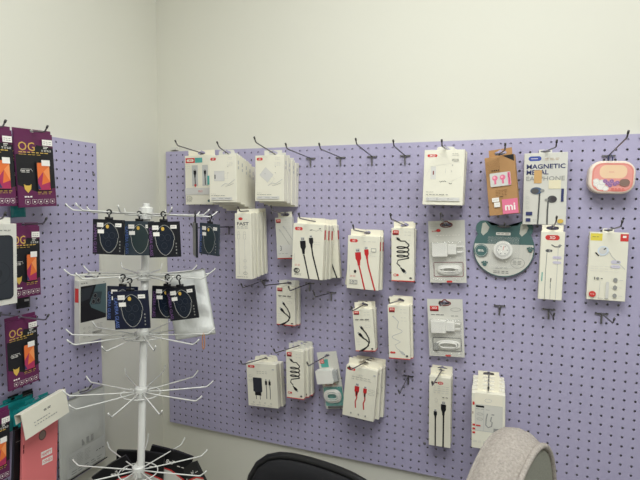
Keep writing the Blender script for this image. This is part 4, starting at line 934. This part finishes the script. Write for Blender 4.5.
mb = MB(); cc = nrm*.2; mb.tube([cc+up*.1, cc+up*(zb-.09)], .025, BPL, 12); mb.build('gas_column', bg, True)
for k in range(5):
    a = 2*pi*k/5+.3; mb = MB(); mb.tube([cc+up*.12, cc+Vector((.26*cos(a), .26*sin(a), .075))], [.022,.014], BPL, 8); o = mb.build('leg', bg, True)
    e = cc+Vector((.26*cos(a), .26*sin(a), .03)); tg = Vector((-sin(a), cos(a), 0))*.012
    mw = MB(); mw.tube([e-tg, e+tg], .03, BPL, 12); mw.tube([e, e+up*.05], .008, BPL, 8); mw.build('caster', o, True)

# ------------------------------------------------------------------ room
RX, RY, RZ = 3.4, -4.0, 2.75
def plane(name, vs, M, kind='structure'):
    mb = MB(); mb.add(vs, [(0,1,2,3)], M); o = mb.build(name); o['kind'] = kind; return o
def solid(name, a, b, M):
    mb = MB(); mb.box(a[0], b[0], a[1], b[1], a[2], b[2], M); o = mb.build(name); o['kind'] = 'structure'; return o
solid('wall_back', (WALLX-.1, WALLY, 0), (RX+.1, WALLY+.1, RZ), WALL)
solid('wall_left', (WALLX-.1, RY-.1, 0), (WALLX, WALLY, RZ), WALL)
solid('floor', (WALLX-.1, RY-.1, -.1), (RX+.1, WALLY+.1, 0), FLOOR)
solid('ceiling', (WALLX-.1, RY-.1, RZ), (RX+.1, WALLY+.1, RZ+.1), CEIL)
# right wall, with a window opening
wy0, wy1, wz0, wz1 = -2.6, -.9, .95, 2.3
mb = MB()
for a, b in (((RX, RY, 0), (RX+.1, WALLY, wz0)), ((RX, RY, wz1), (RX+.1, WALLY, RZ)), ((RX, RY, wz0), (RX+.1, wy0, wz1)), ((RX, wy1, wz0), (RX+.1, WALLY, wz1))):
    mb.box(a[0], b[0], a[1], b[1], a[2], b[2], WALL)
o = mb.build('wall_right'); o['kind'] = 'structure'
solid('wall_front', (WALLX-.1, RY-.1, 0), (RX+.1, RY, RZ), WALL)
mb = MB()
for a, b in (((RX+.02, wy0, wz0), (RX+.07, wy1, wz0+.06)), ((RX+.02, wy0, wz1-.06), (RX+.07, wy1, wz1)), ((RX+.02, wy0, wz0), (RX+.07, wy0+.06, wz1)), ((RX+.02, wy1-.06, wz0), (RX+.07, wy1, wz1)), ((RX+.02, (wy0+wy1)/2-.03, wz0), (RX+.07, (wy0+wy1)/2+.03, wz1))):
    mb.box(a[0], b[0], a[1], b[1], a[2], b[2], WPL)
o = mb.build('window_1'); o['kind'] = 'structure'
# ceiling lamps
def lamp(x, y, sx, sy, power, label):
    t = thing('ceiling_lamp', label, 'lamp', None, (x, y, RZ))
    mb = MB(); mb.box(-sx/2-.02, sx/2+.02, -sy/2-.02, sy/2+.02, -.03, 0, WPL); mb.build('housing', t)
    mb = MB(); mb.box(-sx/2, sx/2, -sy/2, sy/2, -.034, -.030, mat('lamp_diffuser', (255,250,240), .5, emit=1.0)); mb.build('diffuser', t)
    l = bpy.data.lights.new('lamp_light', 'AREA'); l.shape = 'RECTANGLE'; l.size = sx; l.size_y = sy; l.energy = power; l.color = (.95, .99, 1.0)
    o = bpy.data.objects.new('lamp_light', l); COL.objects.link(o); o.parent = t; o.location = (0, 0, -.04)
lamp(1.15, -1.25, 1.2, 1.2, 35, 'square ceiling lamp panel nearest the pegboard')
lamp(1.3, -3.0, .6, .6, 8, 'square ceiling lamp panel behind the camera')
l = bpy.data.lights.new('window_daylight', 'AREA'); l.shape = 'RECTANGLE'; l.size = wy1-wy0; l.size_y = wz1-wz0; l.energy = 18; l.color = (.94, .98, 1.0)
o = bpy.data.objects.new('window_daylight', l); COL.objects.link(o); o.location = (RX+.12, (wy0+wy1)/2, (wz0+wz1)/2); o.rotation_euler = (0, radians(90), 0)
w = bpy.data.worlds.new('world'); SC.world = w; w.use_nodes = True
w.node_tree.nodes['Background'].inputs[0].default_value = (.75, .82, .9, 1); w.node_tree.nodes['Background'].inputs[1].default_value = 0.6
SC.view_settings.view_transform = 'Standard'; SC.view_settings.look = 'None'; SC.view_settings.gamma = 1; SC.view_settings.exposure = 0.0
